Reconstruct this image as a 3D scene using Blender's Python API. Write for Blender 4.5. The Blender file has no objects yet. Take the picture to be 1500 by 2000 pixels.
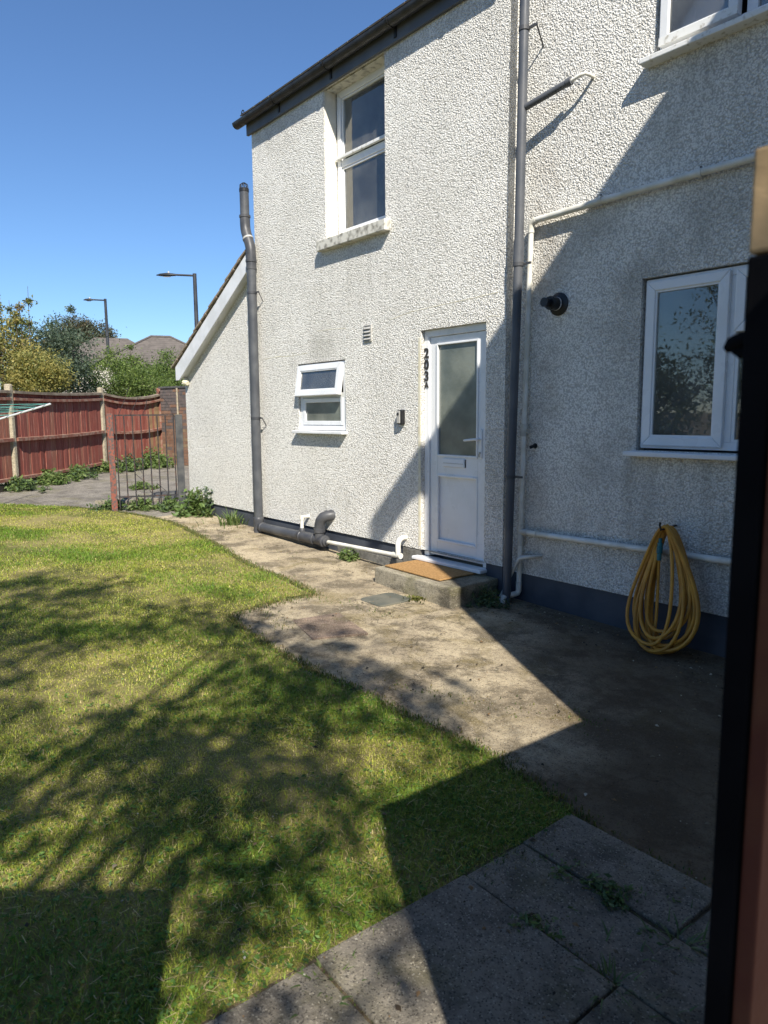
import bpy, math, random
import numpy as np
from mathutils import Vector, Matrix

R = math.radians
sc = bpy.context.scene
COL = sc.collection
rng = random.Random(7)
nrng = np.random.default_rng(11)

# ------------------------------------------------------------------ camera, sky, sun, exposure
cam_d = bpy.data.cameras.new("camera")
cam = bpy.data.objects.new("camera", cam_d)
COL.objects.link(cam)
sc.camera = cam
cam_d.sensor_fit = 'VERTICAL'
cam_d.sensor_height = 36.0
cam_d.lens = 25.296
cam_d.clip_start = 0.05
cam_d.clip_end = 2000
YAW, PITCH, ROLL = R(51.224), R(-7.707), R(-0.440)
fwd = Vector((-math.sin(YAW) * math.cos(PITCH), math.cos(YAW) * math.cos(PITCH), math.sin(PITCH)))
rgt = Vector((math.cos(YAW), math.sin(YAW), 0))
upv = rgt.cross(fwd)
r2 = rgt * math.cos(ROLL) + upv * math.sin(ROLL)
u2 = upv * math.cos(ROLL) - rgt * math.sin(ROLL)
CAM = Vector((0.0, -4.4386, 1.53))
cam.matrix_world = Matrix(((r2.x, u2.x, -fwd.x, CAM.x), (r2.y, u2.y, -fwd.y, CAM.y), (r2.z, u2.z, -fwd.z, CAM.z), (0, 0, 0, 1)))
cam_d.dof.use_dof = True
cam_d.dof.focus_distance = 6.0
cam_d.dof.aperture_fstop = 6.0

LIGHT = Vector((-1.95, 1.0, -2.0)).normalized()          # the way the sunlight travels
SUN_EL = math.asin(-LIGHT.z)
SUN_AZ = math.atan2(-LIGHT.x, -LIGHT.y)
world = bpy.data.worlds.new("World")
sc.world = world
world.use_nodes = True
wt = world.node_tree
wt.nodes.clear()
wo = wt.nodes.new("ShaderNodeOutputWorld")
bg = wt.nodes.new("ShaderNodeBackground")
sky = wt.nodes.new("ShaderNodeTexSky")
sky.sky_type = 'NISHITA'
sky.sun_disc = False
sky.sun_elevation = SUN_EL
sky.sun_rotation = SUN_AZ
sky.air_density = 1.0
sky.dust_density = 0.0
sky.ozone_density = 9.0
bg.inputs[1].default_value = 0.085
wt.links.new(sky.outputs[0], bg.inputs[0])
wt.links.new(bg.outputs[0], wo.inputs[0])

sd = bpy.data.lights.new("sun", 'SUN')
sd.energy = 4.7
sd.angle = R(0.53)
sd.color = (1.0, 0.94, 0.84)
so = bpy.data.objects.new("sun", sd)
so.rotation_euler = LIGHT.to_track_quat('-Z', 'Y').to_euler()
so.location = (6, -6, 12)
COL.objects.link(so)

sc.view_settings.view_transform = 'Standard'
sc.view_settings.look = 'None'
sc.view_settings.exposure = 0.8
sc.view_settings.gamma = 1.0
sc.cycles.max_bounces = 4
sc.cycles.diffuse_bounces = 3
sc.cycles.glossy_bounces = 3
sc.cycles.transparent_max_bounces = 12


# ------------------------------------------------------------------ helpers: tags, meshes
def gz(x):
    """the garden falls gently towards the camera side"""
    x = max(-22.0, min(6.0, x))
    return -0.025 * (x + 4.3)


def tag(o, label=None, cat=None, group=None, kind=None):
    if label: o["label"] = label
    if cat: o["category"] = cat
    if group: o["group"] = group
    if kind: o["kind"] = kind
    return o


def thing(name, loc, label, cat, group=None):
    o = bpy.data.objects.new(name, None)
    o.empty_display_size = 0.1
    o.location = loc
    COL.objects.link(o)
    return tag(o, label, cat, group)


def root_loc(o):
    while o.parent: o = o.parent
    return Vector(o.location)


class MB:
    """collects shapes, in world coordinates, for ONE mesh object"""

    def __init__(self):
        self.v, self.f = [], []

    def add(self, vs, fs):
        n = len(self.v)
        self.v.extend([tuple(p) for p in vs])
        self.f.extend([tuple(i + n for i in f) for f in fs])
        return self

    def box(self, x0, x1, y0, y1, z0, z1):
        x0, x1 = sorted((x0, x1)); y0, y1 = sorted((y0, y1)); z0, z1 = sorted((z0, z1))
        return self.add([(x0, y0, z0), (x1, y0, z0), (x1, y1, z0), (x0, y1, z0), (x0, y0, z1), (x1, y0, z1), (x1, y1, z1), (x0, y1, z1)],
                        [(0, 3, 2, 1), (4, 5, 6, 7), (0, 1, 5, 4), (1, 2, 6, 5), (2, 3, 7, 6), (3, 0, 4, 7)])

    def prism_y(self, poly, y0, y1):
        """polygon of (x, z), counter-clockwise seen from -Y, swept y0..y1"""
        n = len(poly)
        vs = [(x, y0, z) for x, z in poly] + [(x, y1, z) for x, z in poly]
        fs = [tuple(range(n)), tuple(range(2 * n - 1, n - 1, -1))]
        for i in range(n):
            j = (i + 1) % n
            fs.append((i, i + n, j + n, j))
        return self.add(vs, fs)

    def prism_z(self, poly, z0, z1):
        n = len(poly)
        vs = [(x, y, z0) for x, y in poly] + [(x, y, z1) for x, y in poly]
        fs = [tuple(range(n - 1, -1, -1)), tuple(range(n, 2 * n))]
        for i in range(n):
            j = (i + 1) % n
            fs.append((i, j, j + n, i + n))
        return self.add(vs, fs)

    def ring(self, x0, x1, z0, z1, y0, y1, w, wb=None):
        """mitred rectangular frame in the XZ plane"""
        wb = w if wb is None else wb
        o = [(x0, z0), (x1, z0), (x1, z1), (x0, z1)]
        i = [(x0 + w, z0 + wb), (x1 - w, z0 + wb), (x1 - w, z1 - w), (x0 + w, z1 - w)]
        for k in range(4):
            j = (k + 1) % 4
            self.prism_y([o[k], o[j], i[j], i[k]], y0, y1)
        return self

    def tube(self, pts, r, n=12, cap=True):
        pts = [Vector(p) for p in pts]
        rs = r if isinstance(r, (list, tuple)) else [r] * len(pts)
        t0 = (pts[1] - pts[0]).normalized()
        a = Vector((0, 0, 1)) if abs(t0.z) < 0.9 else Vector((1, 0, 0))
        u = t0.cross(a).normalized()
        base = len(self.v)
        for k, p in enumerate(pts):
            if k == 0: t = t0
            elif k == len(pts) - 1: t = (pts[k] - pts[k - 1]).normalized()
            else: t = ((pts[k + 1] - p).normalized() + (p - pts[k - 1]).normalized()).normalized()
            u = (u - t * u.dot(t)).normalized()
            w = t.cross(u)
            for q in range(n):
                an = 2 * math.pi * q / n
                self.v.append(tuple(p + (u * math.cos(an) + w * math.sin(an)) * rs[k]))
        for k in range(len(pts) - 1):
            for q in range(n):
                b = (q + 1) % n
                self.f.append((base + k * n + q, base + k * n + b, base + (k + 1) * n + b, base + (k + 1) * n + q))
        if cap:
            self.f.append(tuple(base + q for q in range(n - 1, -1, -1)))
            self.f.append(tuple(base + (len(pts) - 1) * n + q for q in range(n)))
        return self

    def disc_lathe(self, c, axis, prof, n=24):
        """profile [(dist along axis, radius)] turned about axis through c"""
        c = Vector(c); ax = Vector(axis).normalized()
        return self.tube([c + ax * d for d, _ in prof], [max(r, 1e-4) for _, r in prof], n)

    def build(self, name, m, parent=None, smooth=False, bevel=0.0, seg=2):
        off = root_loc(parent) if parent else Vector((0, 0, 0))
        me = bpy.data.meshes.new(name)
        me.from_pydata([(x - off.x, y - off.y, z - off.z) for x, y, z in self.v], [], self.f)
        me.materials.append(m)
        if smooth:
            me.polygons.foreach_set("use_smooth", [True] * len(me.polygons))
            me.update()
            try:
                me.set_sharp_from_angle(angle=R(40))
            except Exception:
                pass
        me.update()
        o = bpy.data.objects.new(name, me)
        COL.objects.link(o)
        if parent: o.parent = parent
        if bevel:
            b = o.modifiers.new("bevel", 'BEVEL')
            b.width = bevel; b.segments = seg; b.limit_method = 'ANGLE'; b.angle_limit = R(35)
        return o


def np_mesh(name, verts, quads, m, parent=None, cols=None, tris=False):
    """fast mesh from numpy arrays; cols = one rgb per corner"""
    off = root_loc(parent) if parent else Vector((0, 0, 0))
    verts = np.asarray(verts, dtype=np.float32) - np.array(off, dtype=np.float32)
    k = 3 if tris else 4
    quads = np.asarray(quads, dtype=np.int32)
    me = bpy.data.meshes.new(name)
    me.vertices.add(len(verts)); me.loops.add(quads.size); me.polygons.add(len(quads))
    me.vertices.foreach_set("co", verts.ravel())
    me.loops.foreach_set("vertex_index", quads.ravel())
    me.polygons.foreach_set("loop_start", np.arange(0, quads.size, k, dtype=np.int32))
    me.polygons.foreach_set("loop_total", np.full(len(quads), k, dtype=np.int32))
    if cols is not None:
        ca = me.color_attributes.new("tint", 'FLOAT_COLOR', 'POINT')
        c4 = np.ones((len(verts), 4), dtype=np.float32); c4[:, :3] = cols
        ca.data.foreach_set("color", c4.ravel())
    me.materials.append(m)
    me.update(calc_edges=True)
    o = bpy.data.objects.new(name, me)
    COL.objects.link(o)
    if parent: o.parent = parent
    return o


def share(src, name, parent, loc=(0, 0, 0), rot=(0, 0, 0), scale=(1, 1, 1)):
    o = bpy.data.objects.new(name, src if isinstance(src, bpy.types.Mesh) else src.data)
    o.location = loc; o.rotation_euler = rot; o.scale = scale
    COL.objects.link(o); o.parent = parent
    return o


# ------------------------------------------------------------------ helpers: materials
class NT:
    def __init__(self, name):
        self.m = bpy.data.materials.new(name)
        self.m.use_nodes = True
        self.t = self.m.node_tree
        self.b = self.t.nodes["Principled BSDF"]
        self.out = self.t.nodes["Material Output"]

    def n(self, typ, **kw):
        x = self.t.nodes.new(typ)
        for k, v in kw.items(): setattr(x, k, v)
        return x

    def l(self, a, b): self.t.links.new(a, b)

    def setin(self, sock, v):
        if isinstance(v, bpy.types.NodeSocket): self.l(v, sock)
        elif isinstance(v, (tuple, list)) and len(v) == 3 and sock.type == 'RGBA': sock.default_value = (*v, 1)
        else: sock.default_value = v

    def pos(self, sx=1, sy=1, sz=1):
        g = self.n("ShaderNodeNewGeometry").outputs["Position"]
        if (sx, sy, sz) == (1, 1, 1): return g
        mp = self.n("ShaderNodeMapping"); self.l(g, mp.inputs[0]); mp.inputs["Scale"].default_value = (sx, sy, sz)
        return mp.outputs[0]

    def noise(self, scale, detail=3, rough=0.5, vec=None, dist=0.0):
        x = self.n("ShaderNodeTexNoise"); x.inputs["Scale"].default_value = scale
        x.inputs["Detail"].default_value = detail; x.inputs["Roughness"].default_value = rough; x.inputs["Distortion"].default_value = dist
        self.l(vec or self.pos(), x.inputs["Vector"])
        return x.outputs[0]

    def voro(self, scale, feature='F1', vec=None, rand=1.0, out="Distance"):
        x = self.n("ShaderNodeTexVoronoi", feature=feature); x.inputs["Scale"].default_value = scale
        x.inputs["Randomness"].default_value = rand
        self.l(vec or self.pos(), x.inputs["Vector"])
        return x.outputs[out]

    def ramp(self, fac, a, b, smooth=True, lo=0.0, hi=1.0):
        x = self.n("ShaderNodeMapRange", interpolation_type='SMOOTHSTEP' if smooth else 'LINEAR')
        self.setin(x.inputs["Value"], fac)
        x.inputs["From Min"].default_value = a; x.inputs["From Max"].default_value = b
        x.inputs["To Min"].default_value = lo; x.inputs["To Max"].default_value = hi
        return x.outputs["Result"]

    def mix(self, fac, a, b, mode='MIX'):
        x = self.n("ShaderNodeMix", data_type='RGBA', blend_type=mode)
        self.setin(x.inputs[0], fac); self.setin(x.inputs[6], a); self.setin(x.inputs[7], b)
        return x.outputs[2]

    def math(self, op, a, b=0.0):
        x = self.n("ShaderNodeMath", operation=op); self.setin(x.inputs[0], a); self.setin(x.inputs[1], b)
        return x.outputs[0]

    def bump(self, h, strength=0.5, dist=0.01, normal=None):
        x = self.n("ShaderNodeBump"); x.inputs["Strength"].default_value = strength; x.inputs["Distance"].default_value = dist
        self.l(h, x.inputs["Height"])
        if normal: self.l(normal, x.inputs["Normal"])
        self.l(x.outputs[0], self.b.inputs["Normal"])
        return x.outputs[0]

    def xyz(self):
        s = self.n("ShaderNodeSeparateXYZ"); self.l(self.pos(), s.inputs[0]); return s.outputs

    def col(self, c, rough=0.8, spec=0.5):
        self.setin(self.b.inputs["Base Color"], c); self.setin(self.b.inputs["Roughness"], rough)
        self.b.inputs["Specular IOR Level"].default_value = spec
        return self


def simple(name, c1, c2, scale=6, rough=0.7, bump=0.0, bscale=60, spec=0.4, bdist=0.004, detail=4, lo=0.35, hi=0.65, rr=None):
    k = NT(name)
    f = k.ramp(k.noise(scale, detail), lo, hi)
    k.col(k.mix(f, c1, c2), rough, spec)
    if rr: k.setin(k.b.inputs["Roughness"], k.ramp(k.noise(scale * 2.3, 3), 0.3, 0.7, lo=rr[0], hi=rr[1]))
    if bump: k.bump(k.noise(bscale, 4, 0.6), bump, bdist)
    return k.m


def roughcast():
    k = NT("roughcast")
    x, y, z = k.xyz()
    warp = k.n("ShaderNodeVectorMath", operation='ADD')
    nz = k.n("ShaderNodeTexNoise"); nz.inputs["Scale"].default_value = 45; nz.inputs["Detail"].default_value = 2
    k.l(k.pos(), nz.inputs["Vector"])
    sc_ = k.n("ShaderNodeVectorMath", operation='SCALE'); k.l(nz.outputs["Color"], sc_.inputs[0]); sc_.inputs["Scale"].default_value = 0.022
    k.l(k.pos(), warp.inputs[0]); k.l(sc_.outputs[0], warp.inputs[1])
    v1 = k.voro(80, 'F1', warp.outputs[0])
    n1 = k.noise(85, 3, 0.6)
    h = k.math('ADD', k.math('MULTIPLY', v1, -1.0), k.math('MULTIPLY', n1, 0.8))
    bn = k.bump(h, 1.0, 0.0140).node
    k.l(k.ramp(k.noise(1.3, 4, 0.6), 0.30, 0.62, lo=0.72, hi=1.0), bn.inputs['Strength'])   # some patches were dashed smoother
    pit = k.ramp(k.math('ADD', h, k.math('MULTIPLY', k.noise(190, 2), 0.25)), -0.22, 0.16, lo=1.0, hi=0.0)
    big = k.ramp(k.noise(1.1, 5, 0.6), 0.35, 0.75)
    c = k.mix(big, (0.96, 0.94, 0.88), (0.91, 0.89, 0.825))
    c = k.mix(k.math('MULTIPLY', pit, 0.62), c, (0.36, 0.34, 0.30))
    vc = k.voro(80, 'F1', warp.outputs[0], out="Color"); vs_ = k.n("ShaderNodeSeparateColor"); k.l(vc, vs_.inputs[0])
    c = k.mix(k.math('MULTIPLY', k.ramp(vs_.outputs[0], 0.70, 0.95), 0.42), c, (0.46, 0.43, 0.37))
    streak = k.ramp(k.noise(5.0, 5, 0.6, k.pos(1.6, 1.6, 0.22)), 0.42, 0.68)
    streak2 = k.ramp(k.noise(2.2, 4, 0.6), 0.40, 0.66)
    # grime with places of its own: (x0, x1, z0, z1, soft, strength, colour, streaky)
    G = (0.27, 0.26, 0.22); Bn = (0.36, 0.30, 0.23)
    for x0, x1, z0, z1, s, st, cl, ty in [
        (-3.22, -2.82, 1.0, 2.45, 0.22, 0.42, G, 0),      # beside the casement
        (-2.95, -1.9, 0.55, 1.25, 0.22, 0.32, G, 1),      # below its sill
        (-3.8, -1.9, 2.45, 2.93, 0.22, 0.42, G, 0),       # under the waste pipe
        (-3.76, -3.55, 0.2, 3.7, 0.16, 0.55, Bn, 0),      # beside the drain pipes
        (-3.7, -2.0, 0.2, 0.75, 0.18, 0.42, G, 1),        # low on the wall
        (-7.15, -6.15, 2.05, 2.35, 0.16, 0.42, G, 0),     # above the small window
        (-6.75, -5.35, 2.75, 3.15, 0.2, 0.26, G, 1),      # under the upper sill
        (-7.9, -4.0, 4.5, 4.82, 0.12, 0.28, G, 1),        # below the gutter
        (-4.16, -3.97, 0.2, 2.2, 0.06, 0.34, G, 0),
        (-7.0, -5.0, 0.25, 0.7, 0.2, 0.26, G, 1),
        (-2.85, -1.6, 3.2, 3.76, 0.2, 0.45, G, 1)]:
        m = k.math('MULTIPLY', k.ramp(x, x0 - s, x0 + s * 0.5), k.ramp(x, x1 - s * 0.5, x1 + s, lo=1, hi=0))
        m = k.math('MULTIPLY', m, k.math('MULTIPLY', k.ramp(z, z0 - s, z0 + s * 0.5), k.ramp(z, z1 - s * 0.5, z1 + s, lo=1, hi=0)))
        m = k.math('MULTIPLY', m, k.math('MULTIPLY', streak if ty else streak2, st * 0.75))
        c = k.mix(m, c, cl)
    k.col(c, 0.92, 0.2)
    return k.m


def concrete(name, c1, c2, moss=0.0, dark=0.0, speck=True, mosscol=(0.16, 0.15, 0.05), bump=0.9, grime_shade=False):
    k = NT(name)
    n0 = k.ramp(k.noise(1.7, 8, 0.68), 0.38, 0.62)
    n1 = k.noise(22, 6, 0.7)
    c = k.mix(n0, c1, c2)
    c = k.mix(k.math('MULTIPLY', k.ramp(n1, 0.44, 0.68), 0.55), c, tuple(v * 0.42 for v in c1))
    c = k.mix(k.math('MULTIPLY', k.ramp(k.noise(75, 4, 0.7), 0.50, 0.72), 0.5), c, tuple(v * 0.40 for v in c1))
    if dark:
        c = k.mix(k.math('MULTIPLY', k.ramp(k.noise(3.4, 7, 0.7), 0.47, 0.62), dark), c, tuple(v * 0.22 for v in c1))
    if moss:
        mf = k.math('MULTIPLY', k.ramp(k.noise(2.3, 6, 0.7, dist=0.6), 0.50, 0.66), moss)
        c = k.mix(mf, c, mosscol)
    if speck:
        v = k.voro(210, 'F1', out="Color")
        s = k.n("ShaderNodeSeparateColor"); k.l(v, s.inputs[0])
        c = k.mix(k.math('MULTIPLY', k.ramp(s.outputs[0], 0.90, 0.97), 0.6), c, (0.52, 0.47, 0.37))
        c = k.mix(k.math('MULTIPLY', k.ramp(s.outputs[1], 0.84, 0.95), 0.7), c, (0.05, 0.045, 0.04))
    if grime_shade:                                        # hairline cracks
        ck = k.n("ShaderNodeVectorMath", operation='ADD'); nz = k.n("ShaderNodeTexNoise"); nz.inputs["Scale"].default_value = 2.5; nz.inputs["Detail"].default_value = 6
        k.l(k.pos(), nz.inputs["Vector"]); k.l(k.pos(), ck.inputs[0]); k.l(nz.outputs["Color"], ck.inputs[1])
        cr = k.voro(0.62, 'DISTANCE_TO_EDGE', ck.outputs[0])
        crk = k.ramp(cr, 0.0, 0.009, lo=1.0, hi=0.0)
        c = k.mix(k.math('MULTIPLY', crk, 0.55), c, (0.05, 0.045, 0.03))
    if grime_shade:                                        # damp soil near the set-back wall, plus patio shade put into the colour
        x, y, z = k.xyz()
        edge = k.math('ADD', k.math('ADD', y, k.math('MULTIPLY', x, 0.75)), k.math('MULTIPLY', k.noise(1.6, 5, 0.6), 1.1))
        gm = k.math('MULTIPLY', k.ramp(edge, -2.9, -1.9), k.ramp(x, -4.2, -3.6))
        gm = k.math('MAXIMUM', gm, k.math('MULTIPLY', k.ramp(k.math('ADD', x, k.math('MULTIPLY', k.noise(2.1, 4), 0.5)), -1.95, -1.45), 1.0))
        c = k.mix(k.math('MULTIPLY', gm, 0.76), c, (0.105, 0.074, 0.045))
    k.col(c, 0.95, 0.15)
    hgt = k.math('ADD', k.math('MULTIPLY', k.noise(110, 5, 0.75), 0.9), k.math('MULTIPLY', k.noise(13, 6, 0.65), 1.5))
    k.bump(hgt, bump, 0.014)
    return k.m


def leafmat(name, base, var, trans=0.35):
    """foliage: colour comes from each leaf's own tint"""
    k = NT(name)
    a = k.n("ShaderNodeVertexColor", layer_name="tint")
    c = k.mix(1.0, a.outputs[0], base, 'MULTIPLY')
    k.col(c, 0.55, 0.35)
    tr = k.n("ShaderNodeBsdfTranslucent")
    k.l(k.mix(1.0, c, var, 'MULTIPLY'), tr.inputs[0])
    mx = k.n("ShaderNodeMixShader"); mx.inputs[0].default_value = trans
    k.l(k.b.outputs[0], mx.inputs[1]); k.l(tr.outputs[0], mx.inputs[2]); k.l(mx.outputs[0], k.out.inputs[0])
    return k.m


def clearglass(name, tint=(0.86, 0.89, 0.88), ior=1.6):
    k = NT(name)
    fr = k.n("ShaderNodeFresnel"); fr.inputs[0].default_value = ior
    w = k.n("ShaderNodeBump"); w.inputs["Strength"].default_value = 0.03; w.inputs["Distance"].default_value = 0.004
    k.l(k.noise(2.2, 1), w.inputs["Height"])
    gl = k.n("ShaderNodeBsdfGlossy"); gl.inputs["Roughness"].default_value = 0.015; k.l(w.outputs[0], gl.inputs["Normal"])
    tp = k.n("ShaderNodeBsdfTransparent"); tp.inputs[0].default_value = (*tint, 1)
    mx = k.n("ShaderNodeMixShader")
    k.l(k.math('MINIMUM', k.math('MULTIPLY', fr.outputs[0], 2.0), 1.0), mx.inputs[0])   # two faces of the pane
    k.l(tp.outputs[0], mx.inputs[1]); k.l(gl.outputs[0], mx.inputs[2])
    df = k.n("ShaderNodeBsdfDiffuse"); df.inputs[0].default_value = (0.62, 0.62, 0.58, 1)
    m2 = k.n("ShaderNodeMixShader"); k.l(k.ramp(k.noise(2.6, 5, 0.7), 0.3, 0.75, lo=0.06, hi=0.17), m2.inputs[0])      # grey haze mixed in to pale the reflections
    k.l(mx.outputs[0], m2.inputs[1]); k.l(df.outputs[0], m2.inputs[2]); k.l(m2.outputs[0], k.out.inputs[0])
    return k.m


def obscureglass(name):
    k = NT(name)
    k.col(k.mix(k.ramp(k.noise(3.5, 4), 0.3, 0.7), (0.10, 0.115, 0.10), (0.20, 0.215, 0.18)), 0.22, 0.8)
    k.bump(k.noise(38, 3, 0.6), 0.30, 0.006)
    k.b.inputs["Coat Weight"].default_value = 0.6; k.b.inputs["Coat Roughness"].default_value = 0.06
    return k.m


M = {}
M['wall'] = roughcast()
M['plinth'] = simple("plinth_paint", (0.046, 0.054, 0.070), (0.075, 0.082, 0.096), 3, 0.75, 0.5, 40, 0.3)
M['bareplinth'] = concrete("bare_plinth_render", (0.17, 0.165, 0.15), (0.25, 0.24, 0.215), 0.1, 0.2, False)
M['upvc'] = simple("white_plastic", (0.80, 0.81, 0.82), (0.74, 0.75, 0.75), 3, 0.32, 0.0, spec=0.5, rr=(0.25, 0.42))
M['upvc_old'] = simple("weathered_white_plastic", (0.78, 0.78, 0.75), (0.42, 0.39, 0.32), 26, 0.5, 0.2, 80, lo=0.52, hi=0.74)
M['cream'] = simple("cream_reveal_paint", (0.80, 0.76, 0.64), (0.72, 0.68, 0.57), 8, 0.8, 0.8, 60)
M['sillstone'] = simple("stained_stone_sill", (0.62, 0.60, 0.53), (0.20, 0.19, 0.16), 16, 0.9, 0.7, 60, lo=0.44, hi=0.72)
M['greyplastic'] = simple("dark_grey_plastic", (0.060, 0.064, 0.072), (0.090, 0.094, 0.10), 5, 0.42, 0.12, 25, rr=(0.34, 0.55))
M['greyfit'] = simple("grey_fitting_plastic", (0.048, 0.050, 0.056), (0.075, 0.076, 0.080), 8, 0.45, 0.15, 30)
M['navyplastic'] = simple("slate_downpipe_paint", (0.070, 0.078, 0.092), (0.10, 0.105, 0.115), 4, 0.45, 0.1, 25, rr=(0.36, 0.6))
M['blackplastic'] = simple("black_plastic", (0.010, 0.010, 0.011), (0.02, 0.02, 0.021), 9, 0.4)
M['gutter'] = simple("black_gutter_plastic", (0.018, 0.019, 0.022), (0.035, 0.036, 0.04), 9, 0.38, rr=(0.3, 0.55))
M['fascia'] = simple("slate_fascia_board", (0.085, 0.094, 0.11), (0.12, 0.128, 0.14), 3, 0.5)
M['whitepipe'] = simple("white_waste_pipe", (0.74, 0.73, 0.67), (0.60, 0.58, 0.50), 7, 0.42, rr=(0.3, 0.55))
M['whitepipe_dirty'] = simple("grubby_waste_pipe", (0.62, 0.61, 0.55), (0.44, 0.42, 0.36), 9, 0.5)
M['step'] = concrete("doorstep_concrete", (0.44, 0.39, 0.29), (0.30, 0.27, 0.20), 0.45, 0.75)
M['patio'] = concrete("patio_concrete", (0.56, 0.465, 0.315), (0.36, 0.295, 0.205), 0.62, 0.72, mosscol=(0.21, 0.165, 0.07), grime_shade=True)
M['yard'] = concrete("yard_concrete", (0.30, 0.275, 0.235), (0.22, 0.20, 0.175), 0.4, 0.35)
M['slab'] = concrete("slab_concrete", (0.34, 0.30, 0.235), (0.25, 0.222, 0.18), 0.25, 0.55)
M['soil'] = simple("soil", (0.085, 0.065, 0.04), (0.14, 0.11, 0.065), 6, 0.97, 1.0, 45, bdist=0.02)
M['thatch'] = simple("lawn_thatch", (0.125, 0.135, 0.03), (0.31, 0.26, 0.10), 2.2, 0.95, 1.0, 120, bdist=0.02)
M['glass'] = clearglass("window_glass")
M['obscure'] = obscureglass("obscure_glass")
M['room'] = simple("room_lining", (0.17, 0.16, 0.15), (0.13, 0.12, 0.12), 2, 0.9)
M['curtain'] = simple("curtain_fabric", (0.62, 0.58, 0.48), (0.52, 0.48, 0.40), 9, 0.9, 0.3, 120)
M['tile'] = simple("clay_roof_tile", (0.23, 0.175, 0.13), (0.30, 0.26, 0.19), 9, 0.9, 0.6, 50)
M['slate'] = simple("dark_roof_tile", (0.085, 0.075, 0.07), (0.12, 0.105, 0.095), 7, 0.85, 0.4, 50)
M['barge'] = simple("white_bargeboard_paint", (0.76, 0.77, 0.78), (0.66, 0.67, 0.67), 5, 0.45)
M['coir'] = simple("coir_mat", (0.47, 0.28, 0.12), (0.32, 0.185, 0.075), 60, 1.0, 1.0, 300, 0.1, 0.006)
M['hose'] = simple("yellow_hose_rubber", (0.62, 0.30, 0.040), (0.46, 0.215, 0.035), 8, 0.45, rr=(0.36, 0.6))
M['teal'] = simple("teal_connector_plastic", (0.02, 0.14, 0.17), (0.03, 0.18, 0.21), 20, 0.4)
M['steel'] = simple("brushed_steel", (0.42, 0.42, 0.42), (0.34, 0.34, 0.34), 30, 0.4)
M['steel'].node_tree.nodes["Principled BSDF"].inputs["Metallic"].default_value = 0.7
M['post'] = concrete("fence_post_concrete", (0.52, 0.45, 0.32), (0.42, 0.36, 0.26), 0.2, 0.1)
M['rust'] = simple("rusty_painted_iron", (0.23, 0.075, 0.05), (0.085, 0.07, 0.066), 30, 0.85, 0.8, 90, lo=0.40, hi=0.60, detail=8)
M['iron'] = simple("weathered_black_iron", (0.028, 0.027, 0.029), (0.075, 0.042, 0.03), 18, 0.8, 0.6, 60, lo=0.48, hi=0.66)
M['oldwood'] = simple("grey_weathered_post", (0.045, 0.048, 0.052), (0.085, 0.085, 0.082), 9, 0.9, 0.8, 60)
M['lamp'] = simple("lamp_column_paint", (0.022, 0.024, 0.027), (0.04, 0.042, 0.045), 3, 0.45)
M['lens'] = simple("lamp_lens", (0.5, 0.5, 0.48), (0.4, 0.4, 0.38), 3, 0.2)
M['bark'] = simple("bark", (0.11, 0.085, 0.06), (0.06, 0.048, 0.036), 12, 0.95, 1.0, 40)
M['gateblack'] = simple("gate_shade_black", (0.004, 0.004, 0.005), (0.007, 0.007, 0.008), 6, 0.85, 0.2, 40, 0.08)  # deep shade on the gate wood, put into the colour as black
M['gatewood'] = simple("red_brown_gate_stain", (0.11, 0.030, 0.016), (0.16, 0.065, 0.028), 5, 0.8, 0.5, 40, lo=0.45, hi=0.7)
M['topwood'] = simple("sunlit_gate_timber", (0.46, 0.32, 0.17), (0.36, 0.25, 0.13), 10, 0.85, 0.4, 50)  # same gate wood, coloured as if lit by the sun
M['cover'] = simple("slate_grey_drain_cover", (0.095, 0.10, 0.082), (0.145, 0.14, 0.11), 7, 0.8, 0.6, 60)
M['redcover'] = concrete("red_brown_cover", (0.36, 0.265, 0.20), (0.27, 0.205, 0.155), 0.35, 0.5)
M['farwall'] = simple("cream_house_wall", (0.62, 0.58, 0.50), (0.55, 0.51, 0.44), 2, 0.9)
M['mortar'] = simple("brick_mortar", (0.30, 0.27, 0.22), (0.22, 0.20, 0.17), 12, 0.95, 0.6, 60)
M['aluminium'] = simple("dull_aluminium", (0.55, 0.56, 0.57), (0.45, 0.46, 0.47), 9, 0.45)
M['line'] = simple("green_plastic_line", (0.04, 0.30, 0.26), (0.20, 0.42, 0.38), 9, 0.5)
M['digit'] = simple("black_number_plastic", (0.012, 0.012, 0.013), (0.03, 0.03, 0.03), 20, 0.4)
M['vent'] = simple("grey_vent_plastic", (0.46, 0.45, 0.42), (0.36, 0.35, 0.32), 20, 0.6)
M['cable'] = simple("pale_sealant", (0.66, 0.60, 0.42), (0.72, 0.68, 0.55), 12, 0.8)
M['card'] = simple("brown_card", (0.20, 0.11, 0.09), (0.24, 0.14, 0.11), 6, 0.8)
M['leaf'] = leafmat("foliage", (1, 1, 1), (1.15, 1.2, 0.6), 0.35)
M['grass'] = leafmat("grass_blades", (1, 1, 1), (1.1, 1.15, 0.6), 0.30)


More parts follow.
